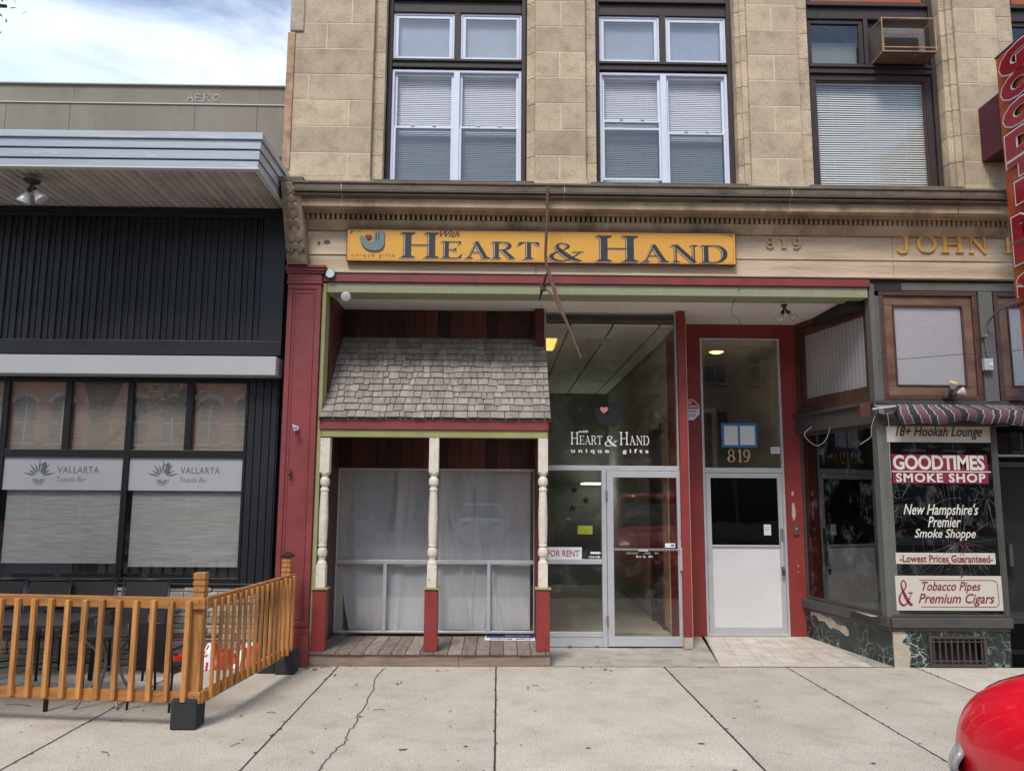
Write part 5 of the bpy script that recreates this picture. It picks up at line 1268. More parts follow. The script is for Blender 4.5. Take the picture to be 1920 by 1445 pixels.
# ================================================================== hanging iron bracket
t = thing('sign_bracket', 'rusty iron hanger arm dangling in front of the yellow sign', 'bracket', P(1027, 350, -.36))
q = MB(); pts = [P(1027, 350, -.37), P(1026, 400, -.37), P(1024, 450, -.37), P(1023, 480, -.37), P(1025, 497, -.38), P(1030, 512, -.4)]
q.tube(cat([tuple(p) for p in pts]), .016, 8); q.build('rod', 'rust', t, smooth=True)
q = MB(); pts = [P(1027, 505, -.4), P(1035, 530, -.45), P(1045, 560, -.55), P(1056, 590, -.68), P(1066, 612, -.75), P(1090, 672, -.95)]
q.tube(pts, [.016, .019, .018, .019, .012, .009], 6); q.tube(cat([tuple(p) for p in (P(1022, 540, -.42), P(1034, 552, -.5), P(1046, 572, -.6), P(1058, 598, -.7))]), .01, 6); q.build('arm', 'rust', t)
q = MB(); q.tube([P(1025, 512, -.39), P(1020, 530, -.3), P(1016, 545, -.2), P(1011, 563, -.15)], [.008, .014, .016, .014], 6); q.box(X(1013, 540, -.25), X(1024, 540, -.25), -.28, -.22, Z(1015, 545, -.25), Z(1015, 533, -.25)); q.build('hook', 'iron', t)

# small fittings
t = thing('alarm_cover', 'pale blue octagonal cover on the red beam beside the pilaster', 'alarm', P(619, 513, -.05))
c = P(619, 513, -.06); pts = [(math.cos(a)*.052, math.sin(a)*.052) for a in [R(22.5+45*k) for k in range(8)]]
MB().prism([(a*1.15, b*1.15) for a, b in pts], c+Vector((0, .01, 0)), XR, ZU, .02).build('backplate', 'iron', t, .003)
MB().prism(pts, c+Vector((0, -.012, 0)), XR, ZU, .02).build('cover', mat('paleblue', (.5, .62, .66), .5), t, .006)
t = thing('security_camera', 'small white bullet camera on the red pilaster', 'camera', P(552, 800, -.06))
c = P(555, 802, -.075); MB().box(c.x-.025, c.x+.025, -.078, -.06, c.z-.03, c.z+.02).build('mount', 'white', t, .006)
q = MB().tube([c, c+Vector((-.005, -.05, .0))], .01, 8); q.lathe([(.016, 0), (.019, .01), (.019, .06), (.015, .065)], c+Vector((.015, -.04, -.0)), (-.55, -.8, .15), 16); cb = q.build('body', 'white', t, smooth=True)
MB().lathe([(.014, .066), (.012, .069)], c+Vector((.015, -.04, -.0)), (-.55, -.8, .15), 16).build('lens', 'black', cb)
t = thing('flag_socket', 'rusty iron bracket low on the red pilaster', 'bracket', P(543, 882, -.06))
c = P(543, 885, -.065); q = MB().box(c.x-.014, c.x+.014, -.07, -.06, c.z-.055, c.z+.04); q.tube([c+Vector((-.02, -.01, .035)), c+Vector((0, -.03, .02)), c+Vector((.0, -.045, -.02)), c+Vector((.008, -.02, -.04))], .01, 8); q.tube([c+Vector((-.03, -.03, .04)), c+Vector((.015, -.03, .03))], .008, 8); q.build('plate', 'rust', t, .003)
t = thing('doorbell', 'metal doorbell box on the red wall right of the white door', 'doorbell', P(1493, 992, YD-.03))
c = P(1493, 992, YD-.03); MB().box(c.x-.035, c.x+.035, YD-.045, YD-.021, c.z-.07, c.z+.07).build('case', 'rust', t, .005); MB().lathe([(.018, 0), (.018, .008), (.008, .012)], (c.x, YD-.045, c.z), (0, -1, 0), 16).build('button', 'steel', t)
q = MB(); rs = random.Random(8)
for (px, py, rx_, rz_) in ((1488, 958, .035, .12), (1486, 925, .02, .03), (1497, 1060, .01, .012), (1497, 1072, .008, .01)):
    c = P(px, py, YD-.0205); n_ = 16; q = MB(); q.prism([(math.cos(k*2*math.pi/n_)*rx_*rs.uniform(.6, 1.1), math.sin(k*2*math.pi/n_)*rz_*rs.uniform(.75, 1.1)) for k in range(n_)], c, XR, ZU, 0); q.build('peeled_paint', 'plaster', sb)

def flat(name, label, cat_, parts, group=None):
    """a flat notice: parts = list of (name, material, px0, py0, px1, py1, Y)"""
    t = None
    for i, (nm, m_, a0, b0, a1, b1, y) in enumerate(parts):
        p, q_ = P(a0, b0, y), P(a1, b1, y)
        if i == 0: t = thing(name, label, cat_, ((p.x+q_.x)/2, y, q_.z), group)
        MB().box(p.x, q_.x, y, y+.0012, q_.z, p.z).build(nm, m_, t)
    return t
YO = YS-.004
t = flat('rent_notice', 'white notice with red FOR RENT lettering behind the glass beside the right porch post', 'notice', [('card', 'signwhite', 1022, 1025, 1091, 1049, YO)])
text('FOR RENT', Vector((X(1026, 1040, YO), YO, Z(1055, 1043, YO))), X(1086, 1040, YO)-X(1026, 1040, YO), Z(1055, 1031, YO)-Z(1055, 1043, YO), dep=.001, bold=.012).build('lettering', 'signred', t)
t = flat('window_sticker', 'small 24 HR sticker on the glass right of the rent notice', 'sticker', [('card', 'signwhite', 1107, 1034, 1126, 1038, YO)])
text('+24 HR', Vector((X(1103, 1040, YO), YO, Z(1110, 1046, YO))), X(1126, 1040, YO)-X(1103, 1040, YO), .03, dep=.001, bold=.02).build('lettering', 'signwhite', t)
t = thing('window_logo', 'black hand with pink heart and white gift shop lettering on the tall window glass', 'window lettering', P(1140, 850, YO))
ho = P(1115, 799, YO); hs = X(1166, 800, YO)-ho.x
MB().prism([(a, b*.95) for a, b in hand_poly(hs)], ho, XR, ZU, 0).build('hand_emblem', 'black', t)
MB().prism(heart_poly(.1), ho+Vector((hs*.2, -.001, hs*.46)), XR, ZU, 0).build('heart_emblem', mat('pink', (.75, .28, .25), .6), t)
def wl(body, a, b, yt, yb, fn='s', **k):
    o = Vector((X(a, yb, YO), YO, Z((a+b)/2, yb, YO))); h = Z((a+b)/2, yt, YO)-o.z; wd = X(b, yb, YO)-o.x
    (serif_text(body, o, h, wd, dep=.001, T=.13, off=.00005) if fn == 's' else text(body, o, wd, h, dep=.001, **k)).build('lettering', 'signwhite', t)
wl('Heart', 1070, 1130, 810, 833); wl('&', 1134, 1160, 817, 836); wl('Hand', 1162, 1219, 810, 834)
wl('with', 1085, 1103, 806, 811, 't', shear=.5, bold=.02); wl('unique  gifts', 1071, 1216, 841, 851, 't', spacing=1.7, bold=.03)
YO2 = YS-.038
t = thing('opening_hours', 'small white opening hours lettering on the glass door', 'window lettering', P(1200, 1050, YO2))
for body, a, b, yb in (('HOURS', 1196, 1214, 1033), ('MON-SAT', 1174, 1197, 1038.5), ('AM-', 1208, 1221, 1038.5), ('PM', 1228, 1234, 1038.5), ('Fri', 1193, 1202, 1045), ('TIL', 1205, 1211, 1045), ('PM', 1216, 1223, 1045)):
    o = Vector((X(a, yb, YO2), YO2, Z(1200, yb, YO2))); text(body, o, X(b, yb, YO2)-o.x, .024, dep=.0015 if body != 'HOURS' else .045, bold=.02).build('lettering', 'signwhite', t)
t = flat('alarm_sticker', 'small white and blue sticker above the push bar of the glass door', 'sticker', [('card', 'signwhite', 1247, 1018, 1266, 1026, YO2), ('stripe', 'tape', 1258, 1020, 1264, 1024, YO2-.002)])
t = flat('taped_notice', 'two white handwritten sheets fixed with blue tape on the glass above the white door', 'notice', [('tape', 'tape', 1352, 793, 1420, 839, YD-.004), ('sheet', 'paper', 1357, 798, 1384, 834, YD-.007), ('sheet', 'paper', 1387, 798, 1416, 834, YD-.0075)])
q = MB(); rs = random.Random(4)
for k in range(6):
    y_ = YD-.0085; za = Z(1370, 803+k*5.2, y_); xa = X(1359, 815, y_); pts = []
    for j in range(12): pts.append((xa+j*.0125, y_, za+rs.uniform(-.006, .006)))
    for j in range(0, 11, 2+k % 2): q.tube(pts[j:j+2], .0013, 3)
q.build('handwriting', 'ink', t)
t = thing('transom_numbers', 'faded gold house number 819 on the glass below the taped notice', 'window lettering', P(1385, 865, YD-.004))
for ch, a, b in (('8', 1364, 1380), ('1', 1382, 1392), ('9', 1393, 1408)):
    o = P(a, 866, YD-.003); q = MB(); g, wdt = glyph(ch, .2, .06); h = Z(1385, 842, YD)-Z(1385, 866, YD); wd = X(b, 860, YD)-X(a, 860, YD); k = 0
    for poly in g:
        if poly: q.prism([(x_*wd/wdt, y_*h) for x_, y_ in poly], o+Vector((0, -.00008*(k % 5), 0)), XR, ZU, 0); k += 1
    q.build('numeral', 'oldgold', t)
t = flat('glass_sticker', 'small white sticker low on the right of the glass above the white door', 'sticker', [('card', 'signwhite', 1445, 838, 1462, 850, YD-.004), ('print', 'ink', 1447, 841, 1459, 842.5, YD-.006), ('print', 'ink', 1447, 845, 1459, 846.5, YD-.006)])
t = flat('curled_note', 'small curled white note stuck on the dark glass of the white door', 'note', [('sheet', 'paper', 1432, 983, 1446, 1003, YD-.014), ('print', 'ink', 1434, 988, 1443, 989, YD-.016), ('print', 'ink', 1434, 992, 1443, 993, YD-.016)])
# no trespassing octagon, left part hidden behind the red post
t = thing('trespass_sign', 'small octagonal red and white warning sign half hidden by the red post', 'sign', P(1296, 770, YD-.2))
Ys = YD-.05; c = P(1292, 768, Ys); r_ = .145
oc = lambda s: [(math.cos(R(22.5+45*k))*r_*s, math.sin(R(22.5+45*k))*r_*s) for k in range(8)]
MB().prism(oc(1), c, XR, ZU, .004).build('plate', 'signwhite', t)
top_ = [p for p in oc(.93) if p[1] > 0]; top_ = sorted(top_, key=lambda p: -p[0]); poly = [(r_*.86, .01)]+[(.93*r_*math.cos(R(a)), .93*r_*math.sin(R(a))) for a in (22.5, 67.5, 112.5, 157.5)]+[(-r_*.86, .01)]
MB().prism(poly, c+Vector((0, -.001, 0)), XR, ZU, 0).build('red_field', 'signred', t)
for body, z0_, h, m_ in (('NO', .075, .035, 'signwhite'), ('TRESPASSING', .025, .035, 'signwhite'), ('PRIVATE PROPERTY', -.03, .02, 'black'), ('VIOLATORS WILL BE', -.065, .013, 'black'), ('PROSECUTED', -.088, .013, 'black')):
    wd = {'NO': .07, 'TRESPASSING': .22, 'PRIVATE PROPERTY': .22}.get(body, .16); text(body, c+Vector((-wd/2, 0, z0_)), wd, h, dep=.003, bold=.015).build('lettering', m_, t)
# yellow card and stars in the shop window
t = flat('yellow_card', 'small bright yellow card inside the lower left shop window', 'card', [('card', mat('lime', (.5, .55, .05), .6), 1083, 985, 1111, 1001, 1.3)])
for k, (px, py) in enumerate(((1076, 918), (1098, 938), (1073, 952))):
    s = MB(); c = P(px, py, 1.15); rr_ = .055; pts = [(math.sin(R(36*j))*rr_*(1 if j % 2 == 0 else .42), math.cos(R(36*j))*rr_*(1 if j % 2 == 0 else .42)) for j in range(10)]
    s.prism(pts, c, XR, ZU, .01); so_ = s.build('star_ornament', 'black'); tag(so_, ['highest dark star ornament hanging inside the shop window', 'dark star ornament nearest the door hanging inside the shop window', 'lowest dark star ornament hanging inside the shop window'][k], 'ornament', 'star ornaments in the window')
# political lawn sign lying face up and upside down on the deck
t = thing('lawn_sign', 'navy and white lawn sign lying upside down on the porch deck', 'sign', G(960, 1195, DZ))
za = DZ+.006
a, b, c_, d = G(908, 1199, za), G(1003, 1200, za), G(1000, 1186, za), G(908, 1184, za)
ux = (b-a).normalized(); uy = Vector((-ux.y, ux.x, 0)); W_ = (b-a).length; H_ = .34
MB().prism([(0, 0), (W_, 0), (W_, H_), (0, H_)], a, ux, uy, .004).build('board', 'signwhite', t)
MB().prism([(.01, H_*.42), (W_-.01, H_*.42), (W_-.01, H_-.01), (.01, H_-.01)], a+Vector((0, 0, .001)), ux, uy, 0).build('navy_field', 'navy', t)
text('Call Rojas', a+ux*(W_-.04)+uy*(H_*.36), W_-.1, H_*.3, r=-ux, u=-uy, dep=.002, bold=.03).build('lettering', 'navy', t)
text('LOOKING TO BUY', a+ux*(W_-.06)+uy*(H_*.62), W_*.5, H_*.1, r=-ux, u=-uy, dep=.003, bold=.02).build('lettering', 'signred', t)
text('OR SELL A HOME', a+ux*(W_-.06)+uy*(H_*.85), W_*.5, H_*.12, r=-ux, u=-uy, dep=.003, bold=.02).build('lettering', 'signwhite', t)

# ================================================================== boxed air conditioner
Yf = -.08; a0, a1 = X(1654, 70, Yf), X(1756, 70, Yf); z1 = Z(1705, 33, Yf); z0 = Z(1705, 97, Yf)
t = thing('air_conditioner', 'window air conditioner in a rusty mesh cage beside the small upper window', 'air conditioner', ((a0+a1)/2, Yf, z0))
q = MB(); r_ = .014
for xx in (a0, a1-r_):
    for zz in (z0, z1-r_): q.box(xx, xx+r_, Yf+r_, YW, zz, zz+r_)
    q.box(xx, xx+r_, Yf, Yf+r_, z0, z1)
for zz in (z0, z1-r_, z0+.05): q.box(a0+r_, a1-r_, Yf+.001, Yf+r_, zz, zz+r_)
q.build('cage_frame', 'rustcream', t, .003)
q = MB(); g_ = .0022; n_ = 26
def grid(o, u_, v_, n1_, n2_):
    for k in range(1, n1_): q.tube([o+u_*k/n1_, o+u_*k/n1_+v_], .0013, 3, cap=False)
    for k in range(1, n2_): q.tube([o+v_*k/n2_, o+v_*k/n2_+u_], .0013, 3, cap=False)
grid(Vector((a0, Yf+.003, z0)), Vector((a1-a0, 0, 0)), Vector((0, 0, z1-z0)), 44, 28)
grid(Vector((a0+.003, Yf, z0)), Vector((0, YW-Yf, 0)), Vector((0, 0, z1-z0)), 24, 28)
q.build('cage_mesh', 'mesh', t)
MB().box(a0+.07, a1-.07, Yf+.12, YW+.1, z0+.03, z1-.06).build('unit', 'ac', t, .01)
q = MB()
for k in range(12): q.box(a0+.085, a1-.15, Yf+.112, Yf+.12, z0+.06+k*.016, z0+.066+k*.016)
q.build('louvres', 'blackframe', t)
MB().box(a0+.005, a1-.005, Yf+.02, YW, z0-.004, z0+.003).build('tray', 'rust', t)

# ================================================================== blade sign
Yb0 = -.5
bxx = (X(1873, 140, Yb0)+X(1902, 600, Yb0))/2
zt0, zt1 = Z(1872, 112, Yb0), Z(1905, 698, Yb0)
bs = thing('blade_sign', 'tall orange vertical sign with raised maroon letters hanging from the stone pier', 'sign', (bxx+.1, -1, zt1))
zsplit = Z(1903, 572, Yb0)
MB().box(bxx, bxx+.24, -1.75, Yb0, zsplit+.006, zt0).build('cabinet', 'bladeorange', bs, .01)
MB().box(bxx+.02, bxx+.22, -1.7, Yb0-.02, zt1, zsplit).build('lower_cabinet', 'bladeorange', bs, .01)
q = MB(); q.box(bxx-.006, bxx+.25, -1.76, Yb0+.008, zt0+.001, zt0+.02); q.build('edge_trim', 'iron', bs, .003); q = MB(); q.box(bxx-.006, bxx+.25, -1.76, Yb0+.008, zsplit-.015, zsplit+.005); q.build('edge_trim', 'iron', bs, .003)
MB().box(bxx+.012, bxx+.02, -1.6, Yb0-.09, zt1+.08, zsplit-.06).build('dark_panel', 'black', bs, .01)
ly = [(88, 151), (137, 195), (187, 245), (236, 298), (292, 336), (331, 384), (388, 450), (440, 492), (494, 556)]
Yl = -.6; rl, ul = Vector((0, -1, 0)), ZU
for ch, (ya, yb) in zip('GOODTIMES', ly):
    za, zb2 = Z(1885, ya+9, Yl), Z(1895, yb+9, Yl)
    hgt = (za-zb2)*.74; wdl = .56 if ch not in 'I' else .2; yst = Yl if ch != 'I' else Yl-.1
    o = Vector((bxx-.002, yst, zb2+.02))
    text(ch, o+Vector((-.03, .022, -.016)), wdl+.044, hgt+.032, r=rl, u=ul, dep=0, bold=.1).build('letter_edge', 'tubewhite', bs)
    bk = text(ch, o, wdl, hgt, r=rl, u=ul, dep=0, bold=.07)
    n0 = len(bk.v); m2 = MB(); m2.add([(v[0]-.036, v[1], v[2]) for v in bk.v], bk.f)
    le = m2.build('letter', 'bladered', bs)
    sol = MB(); sol.add([(v[0]-.028, v[1], v[2]) for v in text(ch, o, wdl+.03, hgt+.03, r=rl, u=ul, dep=0, bold=.08).v], text(ch, o, wdl, hgt, r=rl, u=ul, dep=0, bold=.08).f)
    so_ = sol.build('letter_return', 'maroon', bs); so_m = so_.modifiers.new('s', 'SOLIDIFY'); so_m.thickness = .026; so_m.offset = -1
q = MB()
bxm = X(1836, 260, 0)+.01
MB().box(bxm, bxm+.5, Yb0+.002, 0.0, Z(1838, 305, 0), Z(1833, 205, 0)).build('mounting_box', 'maroon', bs, .008)

# ================================================================== awning, junction box, wires
aw = thing('striped_awning', 'rolled up maroon and grey striped awning over the cracked window', 'awning', (X(1800, 770, -.1), -.1, Z(1800, 790, -.1)))
q = MB(); ax_0, ax_1 = X(1684, 770, -.2), 9.0
nx = 420; mats_ = ['awn_a', 'awn_w', 'awn_b', 'awn_w']
zt_a, zb_a = Z(1750, 763, -.2), Z(1750, 793, -.2)
rows = [(-.02, zt_a+.03), (-.12, zt_a+.035), (-.2, zt_a), (-.235, zt_a-.03), (-.23, zt_a-.08), (-.22, zb_a)]
vs = []
for i in range(nx+1):
    u_ = ax_0+(ax_1-ax_0)*i/nx
    for j, (yy, zz) in enumerate(rows):
        q_ = j/5; wv_ = math.sin(u_*9)*.015*q_+math.sin(u_*23+1)*.008*q_
        sg = (.018*math.sin(u_*5.2+.6)+.014*math.sin(u_*13))*(q_**2)
        vs.append((u_+.03*math.sin(j*1.3+u_*3), yy+wv_, zz+sg+(.004*math.sin(u_*11) if j == 0 else 0)))
q.v = vs; rsx = {}
for i in range(nx):
    for j in range(5):
        u_ = (ax_1-ax_0)*i/nx-j*.012; ph = (u_ % .17)/.17
        q.cm = 0 if ph < .5 else 1 if ph < .545 else 2 if ph < .93 else 3
        a = i*6+j; q.face((a, a+6, a+7, a+1))
ao = q.build('fabric', mats_, aw, smooth=True); sm_ = ao.modifiers.new('s', 'SOLIDIFY'); sm_.thickness = .003
q = MB(); c = P(1652, 768, -.1)
q.box(X(1612, 768, -.05), X(1632, 768, -.05), -.06, -.006, Z(1620, 782, -.05), Z(1620, 757, -.05)); q.build('end_bracket', 'brownwood', aw, .004)
q = MB(); q.lathe([(.035, 0), (.035, .22)], (X(1640, 765, -.1), -.1, c.z+.02), (1, 0, 0), 14); q.tube([(X(1634, 765, -.1), -.12, c.z-.0), (X(1675, 765, -.1), -.16, c.z+.03)], .016, 8); q.tube([(X(1638, 765, -.1), -.12, c.z+.06), (X(1650, 765, -.1), -.16, c.z-.05), (X(1672, 765, -.1), -.14, c.z-.03)], .009, 8); q.lathe([(.03, 0), (.03, .02)], (X(1650, 770, -.14), -.15, c.z-.02), (0, -1, 0), 12); q.build('crank', 'steel', aw)
q = MB().tube(cat([tuple(p) for p in (P(1640, 780, -.18), P(1634, 800, -.18), P(1633, 818, -.18), P(1620, 828, -.18), P(1612, 833, -.18))]), .003, 5); q.build('loose_cord', 'wire', aw); q = MB(); q.tube(cat([tuple(p) for p in (P(1664, 775, -.2), P(1668, 810, -.2), P(1668, 850, -.2), P(1671, 895, -.2))]), .003, 5); q.build('loose_cord', 'wire', aw); q = MB()
q.tube(cat([tuple(p) for p in (P(1556, 802, -.01+.5), P(1548, 825, .5), P(1530, 835, .5), P(1508, 815, .5), P(1522, 800, .5))]), .0025, 5)
q.build('loose_cord', 'wire', aw)
t = thing('junction_box', 'grey electrical box with curved conduit between the two tin panels', 'electrical box', P(1855, 685, -.02))
a, b = P(1845, 672, -.06), P(1863, 694, -.06); MB().box(a.x, b.x, -.07, -.009, b.z, a.z).build('box', 'alu', t, .006); MB().box((a.x+b.x)/2+.005, b.x-.01, -.078, -.0705, (a.z+b.z)/2-.02, (a.z+b.z)/2+.02).build('switch', 'white', t, .003)
q = MB().tube(cat([tuple(p) for p in (P(1853, 672, -.04), P(1848, 640, -.04), P(1850, 612, -.05), P(1862, 592, -.15), P(1885, 575, -.35), P(1905, 568, -.5))]), .012, 8); cq = q.build('conduit', 'conduit', t, smooth=True)
MB().box(X(1843, 630, -.06), X(1853, 630, -.06), -.06, -.009, Z(1848, 632, -.04), Z(1848, 628, -.04)).build('clamp', 'steel', cq)
t = tag(MB().tube(cat([tuple(p) for p in (P(1648, 680, -.03), P(1652, 675, -.06), P(1690, 673, -.08), P(1780, 666, -.3), P(1915, 656, -.5))]), .0035, 5).build('guy_wire', 'wiredark'), 'thin stay wire running from the corner post to the blade sign', 'wire')
t = tag(MB().tube(cat([tuple(p) for p in (P(1388, 540, -.03), P(1376, 565, .1), P(1372, 585, .3), P(1388, 605, .3), P(1395, 620, .3), P(1388, 640, .3), P(1377, 660, .3))]), .003, 5).build('dangling_wire', 'wiredark'), 'thin loose wire dangling in front of the glass above the white door', 'wire')

# ================================================================== FENCE of the patio
fe = thing('patio_fence', 'orange stained wooden patio railing on black block feet', 'fence', G(353, 1366))
c0, c1 = G(318, 1368), G(366, 1369); bw = c1.x-c0.x; cx_, cyf = c1.x, c1.y
def feet(x, y, w_): MB().box(x, x+w_, y, y+w_, .002, .225).build('block_foot', 'blockm', fe, .012)
feet(c0.x, cyf, bw)
fb = G(552, 1265); fb0 = G(505, 1266)
feet(fb.x-bw, fb.y+.0, bw-.005); feet(fb.x-bw*2-.0, fb.y+.05, bw-.01)
ps = .09
def post(xc, yc, zt_, capb):
    q = MB(); q.box(xc-ps/2, xc+ps/2, yc-ps/2, yc+ps/2, .226, zt_-.17)
    z = zt_-.17
    for h_, r_ in ((.012, .88), (.035, 1), (.012, .88), (.035, 1), (.012, .88), (.05, 1)): q.box(xc-ps/2*r_, xc+ps/2*r_, yc-ps/2*r_, yc+ps/2*r_, z+.0003, z+h_); z += h_
    o = q.build('post', 'fence', fe, .004)
    if capb:
        q = MB(); s = ps*.66; q.box(xc-s, xc+s, yc-s, yc+s, z+.001, z+.02); q.add([(xc-s, yc-s, z+.02), (xc+s, yc-s, z+.02), (xc+s, yc+s, z+.02), (xc-s, yc+s, z+.02), (xc, yc, z+.06)], [(0, 1, 4), (1, 2, 4), (2, 3, 4), (3, 0, 4)]); q.build('post_cap', 'black', o)
pc = Vector(((X(352, 1250, cyf+.1)+X(383, 1250, cyf+.1))/2, cyf+.1, 0))
zpt = Z(370, 1070, pc.y-.045)
post(pc.x, pc.y, zpt, False)
pb = Vector(((X(525, 1100, fb.y+.1)+X(548, 1100, fb.y+.1))/2, fb.y+.1, 0)); post(pb.x, pb.y, Z(537, 1042, pb.y-.045), True)
zr_t1, zr_t0 = Z(200, 1114, pc.y-.02), Z(200, 1133, pc.y-.02)
zr_t1 = Z(370, 1120, pc.y-.06); zr_t0 = zr_t1-.085
zr_b0 = Z(370, 1318, pc.y-.06); zr_b1 = zr_b0+.085
def run(p0, p1, out_, n_, first, sp_k=.14, bw_k=.038, bd_k=.038):
    """rails and balusters from p0 to p1, balusters on the side out_"""
    d = (p1-p0); Ln = d.length; d.normalize(); o = Vector(out_); o = (o-d*o.dot(d)).normalized()
    if o.dot(Vector(out_)) < 0: o = -o
    mm_ = Matrix(((d.x, -o.x, 0, p0.x), (d.y, -o.y, 0, p0.y), (0, 0, 1, 0), (0, 0, 0, 1)))
    for z0_, z1_, nm in ((zr_t0, zr_t1, 'top_rail'), (zr_b0, zr_b1, 'bottom_rail')):
        MB().box(0, Ln, -.04, 0, z0_, z1_, .5, mm_).build(nm, 'fence_rail', fe, .004)
    for k in range(n_):
        x = first+sp_k*k
        if x > Ln-.02: break
        MB().box(x, x+bw_k, -.041-bd_k, -.0405, zr_b0+.018+random.uniform(-.004, .004), zr_t1-.022+random.uniform(-.005, .004), random.random(), mm_ @ Matrix.Rotation(random.uniform(-.004, .004), 4, 'Y')).build('baluster', 'fence', fe, .005)
lend = Vector((-5.6, pc.y+.35*(3.3/2.3)*.8, 0))
run(Vector((pc.x+ps/2+.03, pc.y-.046, 0)), lend+Vector((0, -.05, 0)), (0, -1, 0), 30, .1)
run(Vector((pc.x+ps/2+.001, pc.y-.06, 0)), Vector((pb.x+ps/2+.001, pb.y+.03, 0)), (1, 0, 0), 17, .09, .12, .032, .026)

q = MB()
for zz in (zr_t0+.02, zr_t1-.02, zr_b0+.02, zr_b1-.02): q.lathe([(.006, 0), (.005, .003)], (pc.x+ps/2-.02, pc.y-.0865, zz), (0, -1, 0), 10)
q.build('screws', 'steel', fe)
# ================================================================== PATIO furniture
def chair(label, loc, rz, hs_=1.0):
    t = thing('patio_chair', label, 'chair', (0, 0, 0), 'black patio chairs behind the railing')
    q = MB()
    for s in (-1, 1):
        q.tube([(s*.24, .22, .0), (s*.24, .2, .35), (s*.24, .24, .6), (s*.23, .3, .88)], .013, 8)
        q.tube([(s*.24, -.24, .0), (s*.25, -.22, .4), (s*.25, -.2, .6), (s*.25, -.1, .64), (s*.25, .22, .62)], .013, 8)
        q.tube([(s*.24, -.22, .4), (s*.24, .2, .38)], .012, 8)
    q.tube([(-.24, -.2, .1), (.24, .2, .1)], .008, 6); q.tube([(.24, -.22, .4), (-.24, -.22, .4)], .012, 8); q.tube([(.23, .3, .88), (-.23, .3, .88)], .012, 8); q.build('frame', 'blackframe', t, smooth=True)
    q = MB(); q.add([(-.22, -.21, .405), (.22, -.21, .405), (.22, .2, .385), (-.22, .2, .385), (-.22, -.21, .412), (.22, -.21, .412), (.22, .2, .392), (-.22, .2, .392)], [(3, 2, 1, 0), (4, 5, 6, 7), (0, 1, 5, 4), (1, 2, 6, 5), (2, 3, 7, 6), (3, 0, 4, 7)]); q.build('seat', 'sling', t)
    q = MB(); q.add([(-.22, .205, .42), (.22, .205, .42), (.215, .3, .865), (-.215, .3, .865), (-.22, .212, .42), (.22, .212, .42), (.215, .307, .865), (-.215, .307, .865)], [(3, 2, 1, 0), (4, 5, 6, 7), (0, 1, 5, 4), (1, 2, 6, 5), (2, 3, 7, 6), (3, 0, 4, 7)]); q.build('backrest', 'sling', t)
    t.location = loc; t.rotation_euler = (0, 0, rz); t.scale = (hs_,)*3
    return t
ch0 = chair('black sling patio chair against the wall, nearest the red pilaster', (X(264, 1100, -.3), -.45, 0), 0)
dup(ch0, (X(165, 1100, -.3), -.45, 0), R(4), 'black sling patio chair against the wall, second from the red pilaster')
dup(ch0, (X(78, 1100, -.3), -.5, 0), R(-5), 'black sling patio chair against the wall, third from the red pilaster')
dup(ch0, (X(-10, 1100, -.3), -.45, 0), R(3), 'black sling patio chair against the wall, at the left edge of the photo')
dup(ch0, (X(312, 1230, -1.5)+.02, -1.6, 0), R(168), 'black patio chair with its dark back turned to the railing corner', scale=.8)
def table(kind, label, loc):
    t = thing('patio_table', label, 'table', loc); x, y, _ = loc
    if kind == 'rect':
        MB().box(x-.75, x+.62, y-.35, y+.35, .66, .69).build('tabletop', 'tabletop', t, .008)
        for a in (-.6, .5):
            for b in (-.28, .28): MB().tube([(x+a, y+b, 0), (x+a, y+b, .659)], .02, 8).build('leg', 'blackframe', t)
    else:
        MB().lathe([(.3, .585), (.315, .59), (.315, .6), (.29, .604), (.02, .6)], (x, y, 0), (0, 0, 1), 40).build('tabletop', 'tabletop', t)
        for k in range(4):
            a = R(45+90*k); MB().tube(cat([(x+math.cos(a)*.25, y+math.sin(a)*.25, 0), (x+math.cos(a)*.12, y+math.sin(a)*.12, .2), (x+math.cos(a)*.08, y+math.sin(a)*.08, .4), (x+math.cos(a)*.24, y+math.sin(a)*.24, .583)]), .012, 8).build('leg', 'steel', t, smooth=True)
table('rect', 'dark rectangular patio table behind the railing at the left edge', (X(20, 1180, -1.5), -1.5, 0))
table('round', 'small round grey patio table behind the middle of the railing', (X(208, 1195, -1.55), -1.55, 0))
# crumpled red and white parasol cloth on the ground
rs = random.Random(11); q = MB(); nx, ny = 46, 20; p0_ = G(300, 1262); p1_ = G(492, 1250); vs = []
for j in range(ny+1):
    for i in range(nx+1):
        u_, v_ = i/nx, j/ny; x_ = p0_.x+(p1_.x+.1-p0_.x)*u_; y_ = p0_.y+.0+(p1_.y-p0_.y)*u_+v_*.42
        e_ = min(1, 6*u_, 6*(1-u_), 5*v_, 4*(1-v_)); h_ = (.14+.05*math.sin(u_*17+v_*3)+.04*math.sin(u_*41-v_*9)+.03*math.sin(v_*17+u_*5))*max(e_, 0)**.6
        vs.append((x_, y_, .006+max(h_, 0)))
q.v = vs
for j in range(ny):
    for i in range(nx):
        a = j*(nx+1)+i; q.cm = 1 if (.33 < (i+j*.4)/nx < .44 or .62 < (i-j*.5)/nx < .68) and rs.random() < .85 else 0; q.face((a, a+1, a+nx+2, a+nx+1))
o = q.build('folded_parasol', ['baskred', 'signwhite'], smooth=True); tag(o, 'crumpled red and white parasol cloth lying inside the railing corner', 'parasol')

